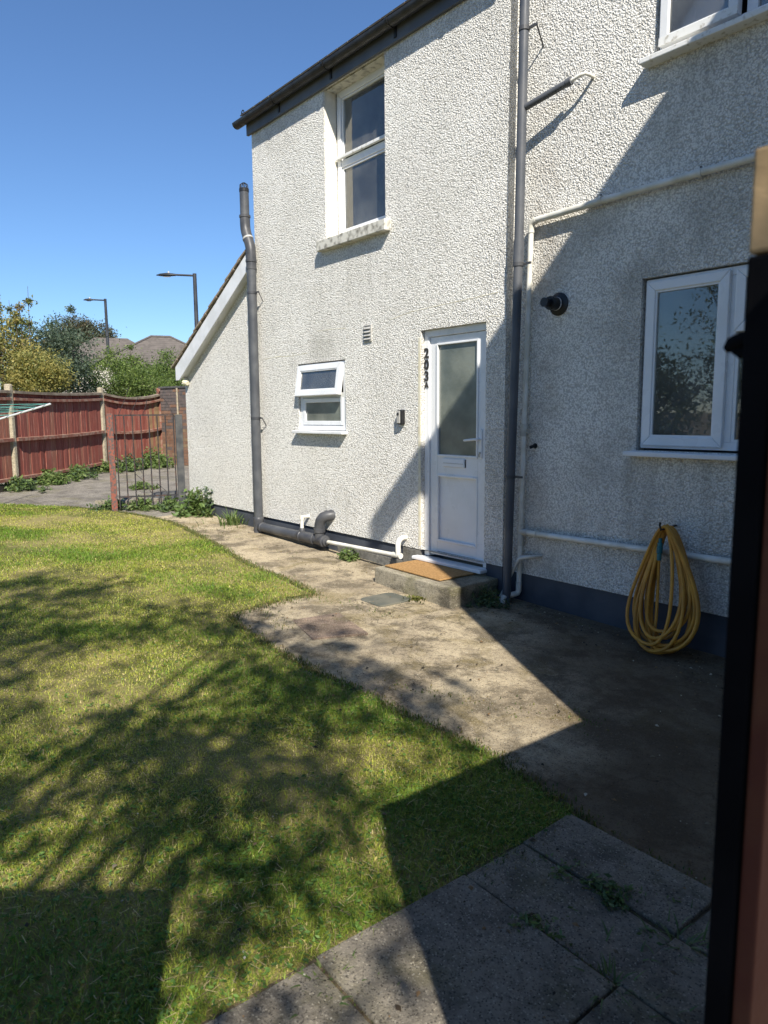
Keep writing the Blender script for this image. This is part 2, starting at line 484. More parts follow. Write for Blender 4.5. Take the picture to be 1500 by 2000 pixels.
def fence_mats():
    out = []
    for i, (a, b) in enumerate([((0.26, 0.078, 0.058), (0.19, 0.060, 0.046)), ((0.30, 0.095, 0.068), (0.22, 0.072, 0.054)),
                                ((0.235, 0.072, 0.055), (0.28, 0.105, 0.078)), ((0.30, 0.135, 0.088), (0.23, 0.085, 0.062))]):
        k = NT("red_fence_stain")
        g = k.ramp(k.noise(6, 6, 0.65, k.pos(6, 6, 0.5)), 0.36, 0.68)
        c = k.mix(g, a, b)
        c = k.mix(k.math('MULTIPLY', k.ramp(k.noise(3, 6, 0.7, k.pos(8, 8, 0.7)), 0.54, 0.70), 0.65), c, (0.42, 0.29, 0.22))
        k.col(c, 0.9, 0.2)
        k.bump(k.noise(14, 4, 0.6, k.pos(6, 6, 0.4)), 0.6, 0.006)
        out.append(k.m)
    return out


M['fence'] = fence_mats()
M['fencebare'] = simple("bare_ochre_board", (0.30, 0.20, 0.10), (0.22, 0.13, 0.075), 6, 0.9, 0.5, 40)
M['fencerail'] = simple("worn_fence_rail", (0.20, 0.075, 0.050), (0.27, 0.17, 0.125), 9, 0.9, 0.5, 40, lo=0.42, hi=0.62)
M['fencecap'] = simple("grey_fence_capping", (0.15, 0.115, 0.085), (0.24, 0.20, 0.15), 8, 0.95, 0.6, 40)


# ------------------------------------------------------------------ the setting: ground, patio, lawn, slabs
def sheet(name, poly, lift, m, parent=None, sub=None):
    """flat sheet laid on the sloping garden"""
    me = bpy.data.meshes.new(name)
    me.from_pydata([(x, y, gz(x) + lift) for x, y in poly], [], [tuple(range(len(poly)))])
    me.materials.append(m); me.update()
    o = bpy.data.objects.new(name, me); COL.objects.link(o)
    if parent: o.parent = parent
    else: o["kind"] = "structure"
    return o


xs = [-900, -300, -120, -60, -40, -30, -22, -18, -14, -10, -6, -2, 2, 6, 15, 40, 100, 300, 900]
ys = [-900, -300, -100, -40, -20, -10, -4, 0, 4, 10, 20, 40, 100, 300, 900]
gv = [(x, y, gz(x) - 0.012) for y in ys for x in xs]
gf = [(j * len(xs) + i, j * len(xs) + i + 1, (j + 1) * len(xs) + i + 1, (j + 1) * len(xs) + i) for j in range(len(ys) - 1) for i in range(len(xs) - 1)]
g = MB(); g.v = gv; g.f = gf
tag(g.build("ground", M['soil']), kind="structure")


def wob(a, b, n, amp, rs):
    """points from a to b with a ragged edge"""
    out = []
    for i in range(n):
        t = i / n
        out.append((a[0] + (b[0] - a[0]) * t + rs.uniform(-amp, amp), a[1] + (b[1] - a[1]) * t + rs.uniform(-amp, amp)))
    return out


LAWN_KEY = [(-1.635, -11.0), (-1.635, -4.05), (-1.635, -3.4), (-1.63, -2.78), (-1.60, -2.19), (-2.17, -2.10), (-2.84, -2.14), (-3.39, -2.155), (-3.94, -2.17), (-4.55, -2.13),
            (-4.93, -2.05), (-5.03, -1.7), (-5.06, -1.17), (-5.6, -1.13), (-6.47, -1.10), (-7.46, -0.92), (-8.4, -0.80), (-9.24, -0.72), (-10.0, -0.85), (-10.6, -1.02),
            (-11.5, -1.47), (-12.33, -2.15), (-13.6, -3.3), (-15.2, -4.8), (-15.2, -11.0)]
rs = random.Random(3)
lawn_poly = []
for i, a in enumerate(LAWN_KEY):
    b = LAWN_KEY[(i + 1) % len(LAWN_KEY)]
    n = max(1, int(math.hypot(b[0] - a[0], b[1] - a[1]) / 0.12)) if i > 3 and i < 21 else 1
    w_ = wob(a, b, n, 0.035, rs)
    w_[0] = a
    lawn_poly += w_
sheet("lawn", lawn_poly, 0.008, M['thatch'])
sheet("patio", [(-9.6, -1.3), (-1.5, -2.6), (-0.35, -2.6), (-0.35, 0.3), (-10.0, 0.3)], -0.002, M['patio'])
sheet("yard", [(-10.0, 0.3), (-9.6, -1.3), (-12.0, -2.6), (-16.5, -6.4), (-22, -4), (-22, 8), (-10.2, 8)], -0.004, M['yard'])

# concrete slabs of the path by the gate: each one a slab
path = bpy.data.objects.new("slab_path", None); COL.objects.link(path); path["kind"] = "structure"
rows = [(-2.20, -2.488), (-2.497, -2.788), (-2.797, -3.408), (-3.417, -4.025), (-4.035, -4.63), (-4.645, -5.25), (-5.265, -5.87)]
colsx = [(-1.62, -1.018), (-1.009, -0.406), (-0.397, 0.20), (0.215, 0.81)]
sl_rng = random.Random(5)
for ri, (ya, yb) in enumerate(rows):
    for ci, (xa, xb) in enumerate(colsx):
        if ya > -2.6 and xa > -0.5: continue
        mb = MB()
        t = gz((xa + xb) / 2)
        dz = sl_rng.uniform(-0.004, 0.007)
        tl = [sl_rng.uniform(-0.004, 0.004) for _ in range(4)]
        q = [(xa, yb), (xb, yb), (xb, ya), (xa, ya)]
        vs = [(x, y, gz(x) - 0.03) for x, y in q] + [(x + sl_rng.uniform(-.006, .006), y + sl_rng.uniform(-.006, .006), gz(x) + 0.022 + dz + tl[i]) for i, (x, y) in enumerate(q)]
        mb.add(vs, [(0, 3, 2, 1), (4, 5, 6, 7), (0, 1, 5, 4), (1, 2, 6, 5), (2, 3, 7, 6), (3, 0, 4, 7)])
        mb.build("slab", M['slab'], path, bevel=0.006)
sheet("joint_soil", [(-1.63, -5.9), (0.82, -5.9), (0.82, -2.19), (-1.63, -2.19)], 0.014, M['soil'], path)


def inside(px, py, poly):
    px = np.asarray(px); py = np.asarray(py)
    c = np.zeros(px.shape, bool)
    n = len(poly)
    j = n - 1
    for i in range(n):
        xi, yi = poly[i]; xj, yj = poly[j]
        if yi != yj:
            c ^= ((yi > py) != (yj > py)) & (px < (xj - xi) * (py - yi) / (yj - yi) + xi)
        j = i
    return c


def lowfreq(px, py, seed, f):
    r = np.random.default_rng(seed)
    s = np.zeros_like(px)
    for _ in range(7):
        a = r.uniform(0, 6.28); k = f * r.uniform(0.5, 1.7); p = r.uniform(0, 6.28)
        s += np.sin(k * (px * math.cos(a) + py * math.sin(a)) + p)
    return s / 3.0


def blades(px, py, h, tint, seed, width=0.0032, z0=0.006, lean=0.75):
    """one bent two-segment blade per point"""
    r = np.random.default_rng(seed)
    n = len(px)
    pz = -0.025 * (np.clip(px, -22, 6) + 4.3) + z0
    an = r.uniform(0, 2 * np.pi, n)
    ln = r.uniform(0.15, 1.0, n) * lean
    dx, dy = np.cos(an), np.sin(an)
    sx, sy = -dy, dx
    w = width * r.uniform(0.6, 1.4, n)
    base = np.stack([px, py, pz], 1)
    side = np.stack([sx * w, sy * w, np.zeros(n)], 1)
    mid = base + np.stack([dx * h * ln * 0.35, dy * h * ln * 0.35, h * 0.55], 1)
    tip = base + np.stack([dx * h * ln, dy * h * ln, h * (1.0 - 0.35 * ln)], 1)
    v = np.concatenate([base - side, base + side, mid + side * 0.8, mid - side * 0.8, tip], 0)
    i = np.arange(n)
    t1 = np.stack([i, i + n, i + 2 * n], 1); t2 = np.stack([i, i + 2 * n, i + 3 * n], 1); t3 = np.stack([i + 3 * n, i + 2 * n, i + 4 * n], 1)
    return v, np.concatenate([t1, t2, t3], 0), np.tile(tint, (5, 1))


def leaf_cloud(cent, spread, per, size, tints, seed, flat=0.0):
    """rhombic leaves scattered round clump centres; each leaf keeps its own tint"""
    r = np.random.default_rng(seed)
    cent = np.asarray(cent, float); n = len(cent) * per
    c = np.repeat(cent, per, 0)
    sp = np.repeat(np.asarray(spread, float).reshape(-1, 1) if np.ndim(spread) else np.full((len(cent), 1), spread), per, 0)
    p = c + r.normal(0, 1, (n, 3)) * sp * np.array([1, 1, 0.8])
    ax = r.normal(0, 1, (n, 3)); ax[:, 2] *= (1 - flat); ax /= np.linalg.norm(ax, axis=1, keepdims=True)
    q = r.normal(0, 1, (n, 3)); q -= (q * ax).sum(1, keepdims=True) * ax; q /= np.linalg.norm(q, axis=1, keepdims=True)
    s = size * r.uniform(0.6, 1.35, (n, 1))
    v = np.concatenate([p - ax * s, p + q * s * 0.42, p + ax * s, p - q * s * 0.42], 0)
    i = np.arange(n)
    f = np.stack([i, i + n, i + 2 * n, i + 3 * n], 1)
    tints = np.asarray(tints, float)
    ct = np.repeat(r.integers(0, len(tints), len(cent)), per)
    own = r.integers(0, len(tints), n)
    pick = np.where(r.uniform(0, 1, n) < 0.6, ct, own)
    col = tints[pick] * r.uniform(0.65, 1.3, (n, 1))
    return v, f, np.tile(col, (4, 1))


def grass_field():
    """mown lawn: denser near the camera; green, yellow and straw blades in patches"""
    N = 2300000
    px = nrng.uniform(-15.2, -1.6, N); py = nrng.uniform(-7.0, -0.7, N)
    d = np.hypot(px - CAM.x, py - CAM.y)
    keep = nrng.uniform(0, 1, N) < np.clip((3.0 / d) ** 1.35, 0.05, 1.0)
    rx = (px - CAM.x) * rgt.x + (py - CAM.y) * rgt.y
    fw = -(px - CAM.x) * math.sin(YAW) + (py - CAM.y) * math.cos(YAW)
    keep &= (np.abs(rx) < 0.60 * fw + 0.9) & (fw > 0.5)
    px, py = px[keep], py[keep]
    jx = px + nrng.normal(0, 0.022, len(px)); jy = py + nrng.normal(0, 0.022, len(px))
    k2 = inside(jx, jy, lawn_poly)
    px, py = px[k2], py[k2]
    d = np.hypot(px - CAM.x, py - CAM.y)
    lush = lowfreq(px, py, 5, 2.6) + 0.6 * lowfreq(px, py, 9, 7.0)
    thin = lowfreq(px, py, 21, 4.2)
    k3 = nrng.uniform(0, 1, len(px)) < np.clip(0.78 + 0.36 * thin, 0.22, 1)
    px, py, d, lush = px[k3], py[k3], d[k3], lush[k3]
    n = len(px)
    g = np.clip(0.5 + 0.42 * lush + nrng.normal(0, 0.26, n), 0, 1)[:, None]
    straw = (nrng.uniform(0, 1, n) < np.clip(0.23 - 0.17 * lush, 0.05, 0.55))[:, None]
    green = np.array([0.145, 0.25, 0.026]); yel = np.array([0.44, 0.445, 0.068]); st = np.array([0.70, 0.57, 0.27])
    tint = yel + (green - yel) * g
    tint = np.where(straw, st * nrng.uniform(0.6, 1.1, (n, 1)), tint * nrng.uniform(0.75, 1.25, (n, 1)))
    h = (0.014 + 0.015 * np.clip(0.5 + 0.5 * lush, 0, 1)) * nrng.uniform(0.5, 1.6, n)
    h = np.where(straw[:, 0], h * 0.65, h)
    wd = 0.00135 * np.clip((d / 3.0) ** 0.6, 1, 2.4)
    v, t, c = blades(px, py, h, tint, 4, width=wd, lean=1.7)
    o = np_mesh("grass", v, t, M['grass'], cols=c, tris=True)
    tag(o, "short patchy green and yellow mown lawn grass", "grass", kind="stuff")
    # dead stems lying in the lawn, clover and plantain leaves between the blades
    m = 2600
    k = nrng.choice(n, m, replace=False, p=(1 / d ** 1.2) / (1 / d ** 1.2).sum())
    x, y = px[k], py[k]; a = nrng.uniform(0, 6.28, m); ln = nrng.uniform(0.015, 0.05, m); z = -0.025 * (x + 4.3) + nrng.uniform(0.016, 0.036, m)
    dx, dy = np.cos(a) * ln, np.sin(a) * ln; w_ = 0.0013
    b0 = np.stack([x, y, z], 1); sd_ = np.stack([-np.sin(a) * w_, np.cos(a) * w_, 0 * a], 1); e0 = np.stack([dx, dy, nrng.uniform(-0.008, 0.010, m)], 1)
    v = np.concatenate([b0 - sd_, b0 + sd_, b0 + e0 + sd_ * .6, b0 + e0 - sd_ * .6], 0); i = np.arange(m)
    np_q = np.stack([i, i + m, i + 2 * m, i + 3 * m], 1)
    c1_ = np.tile(np.array([0.62, 0.50, 0.27]) * nrng.uniform(0.45, 1.1, (m, 1)), (4, 1))
    m2 = 7000
    k = nrng.choice(n, m2, replace=False, p=np.clip(lush + 1.2, 0.02, None) / d ** 1.2 / (np.clip(lush + 1.2, 0.02, None) / d ** 1.2).sum())
    cen = np.stack([px[k], py[k], -0.025 * (px[k] + 4.3) + nrng.uniform(0.016, 0.032, m2)], 1)
    v2, f2, c2_ = leaf_cloud(cen, 0.004, 3, 0.0085, [(0.10, 0.20, 0.035), (0.14, 0.24, 0.05), (0.08, 0.16, 0.04)], 3, 0.8)
    o = np_mesh("lawn_weeds", np.concatenate([v, v2]), np.concatenate([np_q, f2 + len(v)]), M['grass'], cols=np.concatenate([c1_, c2_]))
    tag(o, "clover leaves and dead stems mixed through the lawn", "lawn weeds", kind="stuff")


grass_field()


# ------------------------------------------------------------------ the house
house = thing("house", (-4.0, 0.0, 0.0), "white roughcast house with dark plinth and black gutter", "house")
YR = 0.10          # the wall beyond the drain pipes stands back by this much


def wall_holes(mb, x0, x1, z0, z1, y, holes, depth):
    """front face at y with rectangular openings and their reveals (x0,x1,z0,z1,depth)"""
    X = sorted({x0, x1, *[h[0] for h in holes], *[h[1] for h in holes]})
    Z = sorted({z0, z1, *[h[2] for h in holes], *[h[3] for h in holes]})
    for i in range(len(X) - 1):
        for j in range(len(Z) - 1):
            cx, cz = (X[i] + X[i + 1]) / 2, (Z[j] + Z[j + 1]) / 2
            if any(h[0] < cx < h[1] and h[2] < cz < h[3] for h in holes): continue
            mb.add([(X[i], y, Z[j]), (X[i + 1], y, Z[j]), (X[i + 1], y, Z[j + 1]), (X[i], y, Z[j + 1])], [(0, 1, 2, 3)])
    for a, b, c, d, dp in holes:
        mb.add([(a, y, c), (a, y + dp, c), (a, y + dp, d), (a, y, d)], [(0, 1, 2, 3)])
        mb.add([(b, y, c), (b, y, d), (b, y + dp, d), (b, y + dp, c)], [(0, 1, 2, 3)])
        mb.add([(a, y, d), (a, y + dp, d), (b, y + dp, d), (b, y, d)], [(0, 1, 2, 3)])
        mb.add([(a, y, c), (b, y, c), (b, y + dp, c), (a, y + dp, c)], [(0, 1, 2, 3)])


DX0, DX1, DZ0, DZ1 = -4.975, -4.17, 0.19, 2.28         # door opening
SW = (-7.06, -6.15, 1.345, 2.10)                       # small window
UW = (-6.46, -5.47, 3.33, 4.81)                        # upper window
RW = (-2.83, -1.35, 1.27, 2.43)                        # casement low on the set-back wall
RU = (-2.80, -1.30, 3.80, 4.95)                        # casement above it

w = MB()
wall_holes(w, -7.96, -3.96, 0.27, 5.0, 0.0,
           [(DX0, DX1, 0.27, DZ1, 0.16), (*SW, 0.10), (*UW, 0.22)], 0.2)
w.add([(-3.96, 0, 0.27), (-3.96, YR, 0.27), (-3.96, YR, 6.0), (-3.96, 0, 6.0)], [(0, 1, 2, 3)])
w.add([(-7.96, 0, 0.27), (-7.96, 0, 5.0), (-7.96, 4.0, 5.0), (-7.96, 4.0, 0.27)], [(0, 1, 2, 3)])
w.add([(-7.96, 0.02, 0.27), (-3.96, 0.02, 0.27), (-3.96, 0, 0.27), (-7.96, 0, 0.27)], [(0, 1, 2, 3)])
w.add([(-3.96, 0.0, 5.0), (-3.96, 0.12, 5.0), (-3.96, 0.12, 6.0), (-3.96, 0.0, 6.0)], [(0, 1, 2, 3)])
w.build("wall", M['wall'], house)
w = MB()                                               # lean-to gable, in the same face
w.add([(-10.15, 0, 0.30), (-7.96, 0, 0.30), (-7.96, 0, 3.36), (-10.15, 0, 2.14)], [(0, 1, 2, 3)])
w.add([(-10.15, 0, 0.30), (-10.15, 0, 2.14), (-10.15, 3.4, 2.14), (-10.15, 3.4, 0.30)], [(0, 1, 2, 3)])
w.add([(-10.15, 3.4, 0.1), (-7.96, 3.4, 0.1), (-7.96, 3.4, 3.36), (-10.15, 3.4, 2.14)], [(3, 2, 1, 0)])
w.build("wall", M['wall'], house)
w = MB()                                               # set-back wall
wall_holes(w, -3.96, -0.3, 0.22, 6.0, YR, [(*RW, 0.10), (*RU, 0.10)], 0.1)
w.add([(-3.96, YR + 0.02, 0.22), (-0.3, YR + 0.02, 0.22), (-0.3, YR, 0.22), (-3.96, YR, 0.22)], [(0, 1, 2, 3)])
w.build("wall", M['wall'], house)
w = MB()                                               # wing that returns towards the garden
w.box(-0.3, 5.2, -2.353, 5.0, -0.3, 5.75)
w.add([(-0.3, -2.353, 5.75), (5.2, -2.353, 5.75), (2.45, -2.353, 7.3)], [(0, 1, 2)])
w.build("wall", M['wall'], house)

p = MB()
p.box(-7.96, -6.35, 0.018, 0.3, -0.3, 0.285)
p.build("plinth", M['plinth'], house)
p = MB(); p.box(-6.3495, -4.985, 0.018, 0.3, 0.12, 0.285); p.build("plinth", M['plinth'], house)
p = MB(); p.box(-4.16, -3.975, 0.018, 0.085, -0.3, 0.285)
p.build("plinth", M['plinth'], house)
p = MB()
p.box(-6.35, -4.985, 0.008, 0.3, -0.3, 0.119)
p.box(-5.24, -4.986, 0.005, 0.017, 0.10, 0.274)
p.build("bare_plinth", M['bareplinth'], house)
p = MB(); p.box(-10.15, -7.962, 0.018, 0.3, -0.3, 0.30); p.build("plinth", M['plinth'], house)
p = MB(); p.box(-3.975, -0.3, YR + 0.016, YR + 0.3, -0.4, 0.235); p.build("plinth", M['plinth'], house)

# --- main roof, fascia, gutter
f = MB(); f.box(-8.02, -3.9, -0.035, -0.003, 4.80, 4.955); f.build("fascia", M['fascia'], house, bevel=0.003)
f = MB(); f.box(-8.02, -3.9, -0.003, 0.22, 4.952, 4.962); f.build("soffit", M['fascia'], house)
gt = MB()
nseg = 10
prof = [(-0.092 + 0.058 * math.cos(math.pi + math.pi * k / nseg), 4.955 + 0.060 * math.sin(math.pi + math.pi * k / nseg)) for k in range(nseg + 1)]
prof2 = [(-0.092 + 0.053 * math.cos(math.pi + math.pi * k / nseg), 4.957 + 0.055 * math.sin(math.pi + math.pi * k / nseg)) for k in range(nseg, -1, -1)]
loop = prof + prof2
for xa, xb in ((-8.15, -3.88),):
    n = len(loop)
    vs = [(xa, y, z) for y, z in loop] + [(xb, y, z) for y, z in loop]
    gt.add(vs, [(i, (i + 1) % n, (i + 1) % n + n, i + n) for i in range(n)])
gt.add([(-8.15, y, z) for y, z in prof], [tuple(range(nseg + 1))])
gut = gt.build("gutter", M['gutter'], house, smooth=True)
for bx in (-7.28, -6.28, -5.28, -4.45):
    b = MB()
    pr = [(-0.092 + 0.066 * math.cos(math.pi + math.pi * k / nseg), 4.958 + 0.068 * math.sin(math.pi + math.pi * k / nseg)) for k in range(nseg + 1)]
    pi_ = [(-0.092 + 0.0585 * math.cos(math.pi + math.pi * k / nseg), 4.956 + 0.0605 * math.sin(math.pi + math.pi * k / nseg)) for k in range(nseg, -1, -1)]
    lp = pr + pi_; n = len(lp)
    b.add([(bx, y, z) for y, z in lp] + [(bx + 0.03, y, z) for y, z in lp], [(i, (i + 1) % n, (i + 1) % n + n, i + n) for i in range(n)] +
          [tuple(range(n - 1, -1, -1)), tuple(range(n, 2 * n))])
    b.box(bx, bx + 0.03, -0.046, -0.036, 4.83, 4.95)
    b.build("bracket", M['blackplastic'], gut)
b = MB(); b.tube([(-8.04 - 0.035 * math.cos(t) * (1 - t / 9), -0.06, 5.055 + 0.038 * math.sin(t) * (1 - t / 9)) for t in np.linspace(-0.6, 6.6, 26)] , 0.006, 6)
b.tube([(-8.02, -0.06, 5.04), (-8.0, -0.05, 5.0), (-8.0, -0.04, 4.93)], 0.006, 6)
b.build("scroll", M['blackplastic'], gut, smooth=True)
rf = MB()
rf.add([(-8.03, -0.11, 4.97), (-3.9, -0.11, 4.97), (-3.9, 4.0, 7.2), (-8.03, 4.0, 7.2), (-8.03, -0.11, 4.985), (-3.9, -0.11, 4.985), (-3.9, 4.0, 7.215), (-8.03, 4.0, 7.215)],
       [(0, 3, 2, 1), (4, 5, 6, 7), (0, 1, 5, 4), (1, 2, 6, 5), (2, 3, 7, 6), (3, 0, 4, 7)])
roof = rf.build("roof", M['slate'], house)
# tiles in the two eaves courses, each its own piece
tme = None
sl = math.atan2(2.23, 4.11)
for c_ in range(3):
    for i in range(25):
        if tme is None:
            t = MB(); t.box(-0.08, 0.08, 0, 0.27, 0, 0.014)
            me = bpy.data.meshes.new("tile"); me.from_pydata(t.v, [], t.f); me.materials.append(M['tile']); me.update(); tme = me
        y0 = -0.10 + c_ * 0.17 * math.cos(sl)
        loc = Vector((-7.95 + i * 0.165 + (0.08 if c_ % 2 else 0), y0, 4.992 + (y0 + 0.11) * math.tan(sl) + 0.006)) - Vector(house.location)
        share(tme, "tile", roof, loc, (sl - 0.04 + rng.uniform(-.01, .01), rng.uniform(-.01, .01), rng.uniform(-.01, .01)))
# wing roof: eaves over the garden side, verge over its end
XE, HE, YE = -0.45, 5.90, -2.73
wr = MB()
for (xa, za), (xb, zb) in (((XE, HE), (2.45, 7.55)), ((2.45, 7.55), (5.35, HE))):
    wr.add([(xa, YE, za - 0.11), (xb, YE, zb - 0.11), (xb, 5.0, zb - 0.11), (xa, 5.0, za - 0.11), (xa, YE, za), (xb, YE, zb), (xb, 5.0, zb), (xa, 5.0, za)],
           [(0, 3, 2, 1), (4, 5, 6, 7), (0, 1, 5, 4), (1, 2, 6, 5), (2, 3, 7, 6), (3, 0, 4, 7)])
wr.build("roof", M['slate'], house)
f = MB(); f.box(XE, -0.3, YE, YR, 5.66, 5.76); f.build("soffit", M['fascia'], house)

# --- lean-to roof: bargeboard and clay tiles
lb = MB()
lb.prism_y([(-10.21, 2.045), (-10.10, 2.045), (-7.985, 3.235), (-7.985, 3.44), (-10.21, 2.235)], -0.115, -0.085)
lb.build("bargeboard", M['barge'], house, bevel=0.004)
lb = MB(); lb.prism_y([(-10.19, 2.075), (-10.08, 2.075), (-7.99, 3.262), (-7.99, 3.30), (-10.19, 2.12)], -0.084, 0.0)
lb.build("verge_soffit", M['barge'], house)
lr = MB()
lr.add([(-10.27, -0.10, 2.215), (-7.965, -0.10, 3.455), (-7.965, 3.5, 3.455), (-10.27, 3.5, 2.215), (-10.27, -0.10, 2.235), (-7.965, -0.10, 3.475), (-7.965, 3.5, 3.475), (-10.27, 3.5, 2.235)],
       [(0, 3, 2, 1), (4, 5, 6, 7), (0, 1, 5, 4), (1, 2, 6, 5), (2, 3, 7, 6), (3, 0, 4, 7)])
lroof = lr.build("roof", M['tile'], house)
la = math.atan2(1.24, 2.305)
t = MB(); t.box(-0.02, 0.24, -0.085, 0.085, 0, 0.022)
lme = bpy.data.meshes.new("tile"); lme.from_pydata(t.v, [], t.f); lme.materials.append(M['tile']); lme.update()
nt = 14
for i in range(nt):
    for j in range(6):
        x = -10.29 + i * (2.305 / nt); zz = 2.235 + (x + 10.27) * math.tan(la) + 0.008
        loc = Vector((x, -0.055 + j * 0.173 + rng.uniform(-.006, .006), zz)) - Vector(house.location)
        share(lme, "tile", lroof, loc, (rng.uniform(-.03, .03), -la + 0.07, rng.uniform(-.03, .03)))
c = MB(); c.tube([(-10.06, -0.02, 2.01), (-10.04, -0.035, 2.02), (-9.99, -0.03, 2.0)], [0.03, 0.055, 0.03], 10)
c.build("corner_patch", M['cable'], house, smooth=True)


# --- windows
def pane(x0, x1, z0, z1, y, m, parent):
    b = MB(); b.box(x0, x1, y, y + 0.006, z0, z1)
    return b.build("pane", m, parent)


def lining(x0, x1, z0, z1, y0, y1, parent):
    """the dim room behind a pane"""
    b = MB(); e = 0.25
    x0 -= e; x1 += e; z0 -= e * 2; z1 += e
    b.add([(x0, y1, z0), (x1, y1, z0), (x1, y1, z1), (x0, y1, z1)], [(3, 2, 1, 0)])
    b.add([(x0, y0, z0), (x0, y1, z0), (x0, y1, z1), (x0, y0, z1)], [(0, 1, 2, 3)])
    b.add([(x1, y0, z0), (x1, y1, z0), (x1, y1, z1), (x1, y0, z1)], [(3, 2, 1, 0)])
    b.add([(x0, y0, z0), (x1, y0, z0), (x1, y1, z0), (x0, y1, z0)], [(0, 1, 2, 3)])
    b.add([(x0, y0, z1), (x1, y0, z1), (x1, y1, z1), (x0, y1, z1)], [(3, 2, 1, 0)])
    return b.build("room_lining", M['room'], parent)


# upper window, sash-like with a transom
win = MB().ring(-6.44, -5.44, 3.36, 4.80, 0.15, 0.22, 0.065).build("window", M['upvc'], house, bevel=0.005)
win["label"] = "tall upper window of two lights in a deep cream reveal"
MB().box(-6.375, -5.505, 0.155, 0.215, 4.06, 4.13).build("transom", M['upvc'], win, bevel=0.004)
s = MB(); s.box(-6.43, -5.45, 0.118, 0.149, 4.135, 4.165); s.add([], []); s.build("transom_ledge", M['upvc_old'], win, bevel=0.004)
s = MB(); s.ring(-6.37, -5.51, 4.166, 4.732, 0.165, 0.20, 0.018); s.ring(-6.37, -5.51, 3.43, 4.057, 0.165, 0.20, 0.018); s.build("glazing_bead", M['upvc'], win)
pane(-6.353, -5.527, 4.184, 4.715, 0.18, M['glass'], win)
pane(-6.353, -5.527, 3.448, 4.04, 0.18, M['glass'], win)
lining(-6.40, -5.48, 3.36, 4.78, 0.222, 2.6, win)
cu = MB()
for k in range(14):
    a0, a1 = k / 14, (k + 1) / 14
    xa, xb = -6.37 + 0.17 * a0, -6.37 + 0.17 * a1
    ya, yb = 0.30 + 0.02 * math.sin(k * 1.9), 0.30 + 0.02 * math.sin((k + 1) * 1.9)
    cu.add([(xa, ya, 3.40), (xb, yb, 3.40), (xb, yb, 4.74), (xa, ya, 4.74)], [(0, 1, 2, 3)])
cu.build("curtain", M['curtain'], win, smooth=True)
rv = MB()                                             # smoother painted sides of the reveal
rv.box(-6.462, -6.452, 0.012, 0.150, 3.345, 4.80)
rv.build("reveal", M['cream'], house)
rv = MB(); rv.box(-6.451, -5.47, 0.03, 0.149, 4.795, 4.808); rv.build("reveal", M['sillstone'], house)
s = MB()
s.add([(-6.535, -0.075, 3.225), (-5.395, -0.075, 3.225), (-5.395, 0.15, 3.225), (-6.535, 0.15, 3.225), (-6.535, -0.075, 3.325), (-5.395, -0.075, 3.325), (-5.395, 0.15, 3.35), (-6.535, 0.15, 3.35)],
      [(0, 3, 2, 1), (4, 5, 6, 7), (0, 1, 5, 4), (1, 2, 6, 5), (2, 3, 7, 6), (3, 0, 4, 7)])
s.build("sill", M['sillstone'], win, bevel=0.006)

# small window: a top light propped open over obscured glass
win = MB().ring(-7.05, -6.16, 1.365, 2.09, 0.018, 0.085, 0.055).build("window", M['upvc'], house, bevel=0.005)
win["label"] = "small window with its top light propped open"
MB().box(-6.995, -6.215, 0.022, 0.08, 1.715, 1.765).build("transom", M['upvc'], win, bevel=0.004)
MB().ring(-6.993, -6.217, 1.422, 1.713, 0.012, 0.05, 0.045).build("casement", M['upvc'], win, bevel=0.004)
pane(-6.95, -6.26, 1.465, 1.67, 0.03, M['obscure'], win)
lining(-7.0, -6.2, 1.72, 2.04, 0.09, 1.6, win)
ta = R(8.5)                                            # the open light, hinged along its top edge


def tilt(mb):
    hz_, hy_ = 2.072, 0.012
    out = []
    for x, y, z in mb.v:
        dy, dz = y - hy_, z - hz_
        out.append((x, hy_ + dy * math.cos(ta) + dz * math.sin(ta), hz_ + dz * math.cos(ta) - dy * math.sin(ta)))
    mb.v = out
    return mb


sash = tilt(MB().ring(-7.035, -6.195, 1.735, 2.072, -0.022, 0.03, 0.062)).build("open_light", M['upvc'], win, bevel=0.005)
tilt(MB().box(-6.975, -6.255, 0.0, 0.006, 1.795, 2.012)).build("pane", M['glass'], sash)
tilt(MB().ring(-6.978, -6.252, 1.792, 2.015, -0.016, 0.0, 0.014)).build("glazing_bead", M['upvc'], sash)
s = MB(); s.prism_y([(-7.10, 1.328), (-6.125, 1.328), (-6.125, 1.358), (-7.10, 1.362)], -0.075, 0.05); s.build("sill", M['upvc'], win, bevel=0.006)

# casement low on the set-back wall
win = MB().ring(-2.818, -1.36, 1.285, 2.42, YR + 0.03, YR + 0.095, 0.052).build("window", M['upvc'], house, bevel=0.005)
win["label"] = "large ground-floor casement window in the shaded wall beside the yellow hose"
MB().box(-2.235, -2.19, YR + 0.034, YR + 0.09, 1.337, 2.368).build("mullion", M['upvc'], win, bevel=0.004)
cs = MB().ring(-2.795, -2.232, 1.305, 2.40, YR + 0.002, YR + 0.05, 0.062).build("casement", M['upvc'], win, bevel=0.006)
MB().ring(-2.735, -2.292, 1.365, 2.34, YR + 0.012, YR + 0.03, 0.014).build("glazing_bead", M['upvc'], cs)
pane(-2.722, -2.305, 1.378, 2.327, YR + 0.024, M['glass'], cs)
cs = MB().ring(-2.193, -1.385, 2.02, 2.40, YR + 0.002, YR + 0.05, 0.062).build("casement", M['upvc'], win, bevel=0.006)
pane(-2.135, -1.44, 2.08, 2.34, YR + 0.024, M['glass'], cs)
MB().ring(-2.190, -1.412, 1.337, 2.018, YR + 0.04, YR + 0.07, 0.02).build("glazing_bead", M['upvc'], win)
pane(-2.171, -1.432, 1.357, 1.998, YR + 0.052, M['glass'], win)
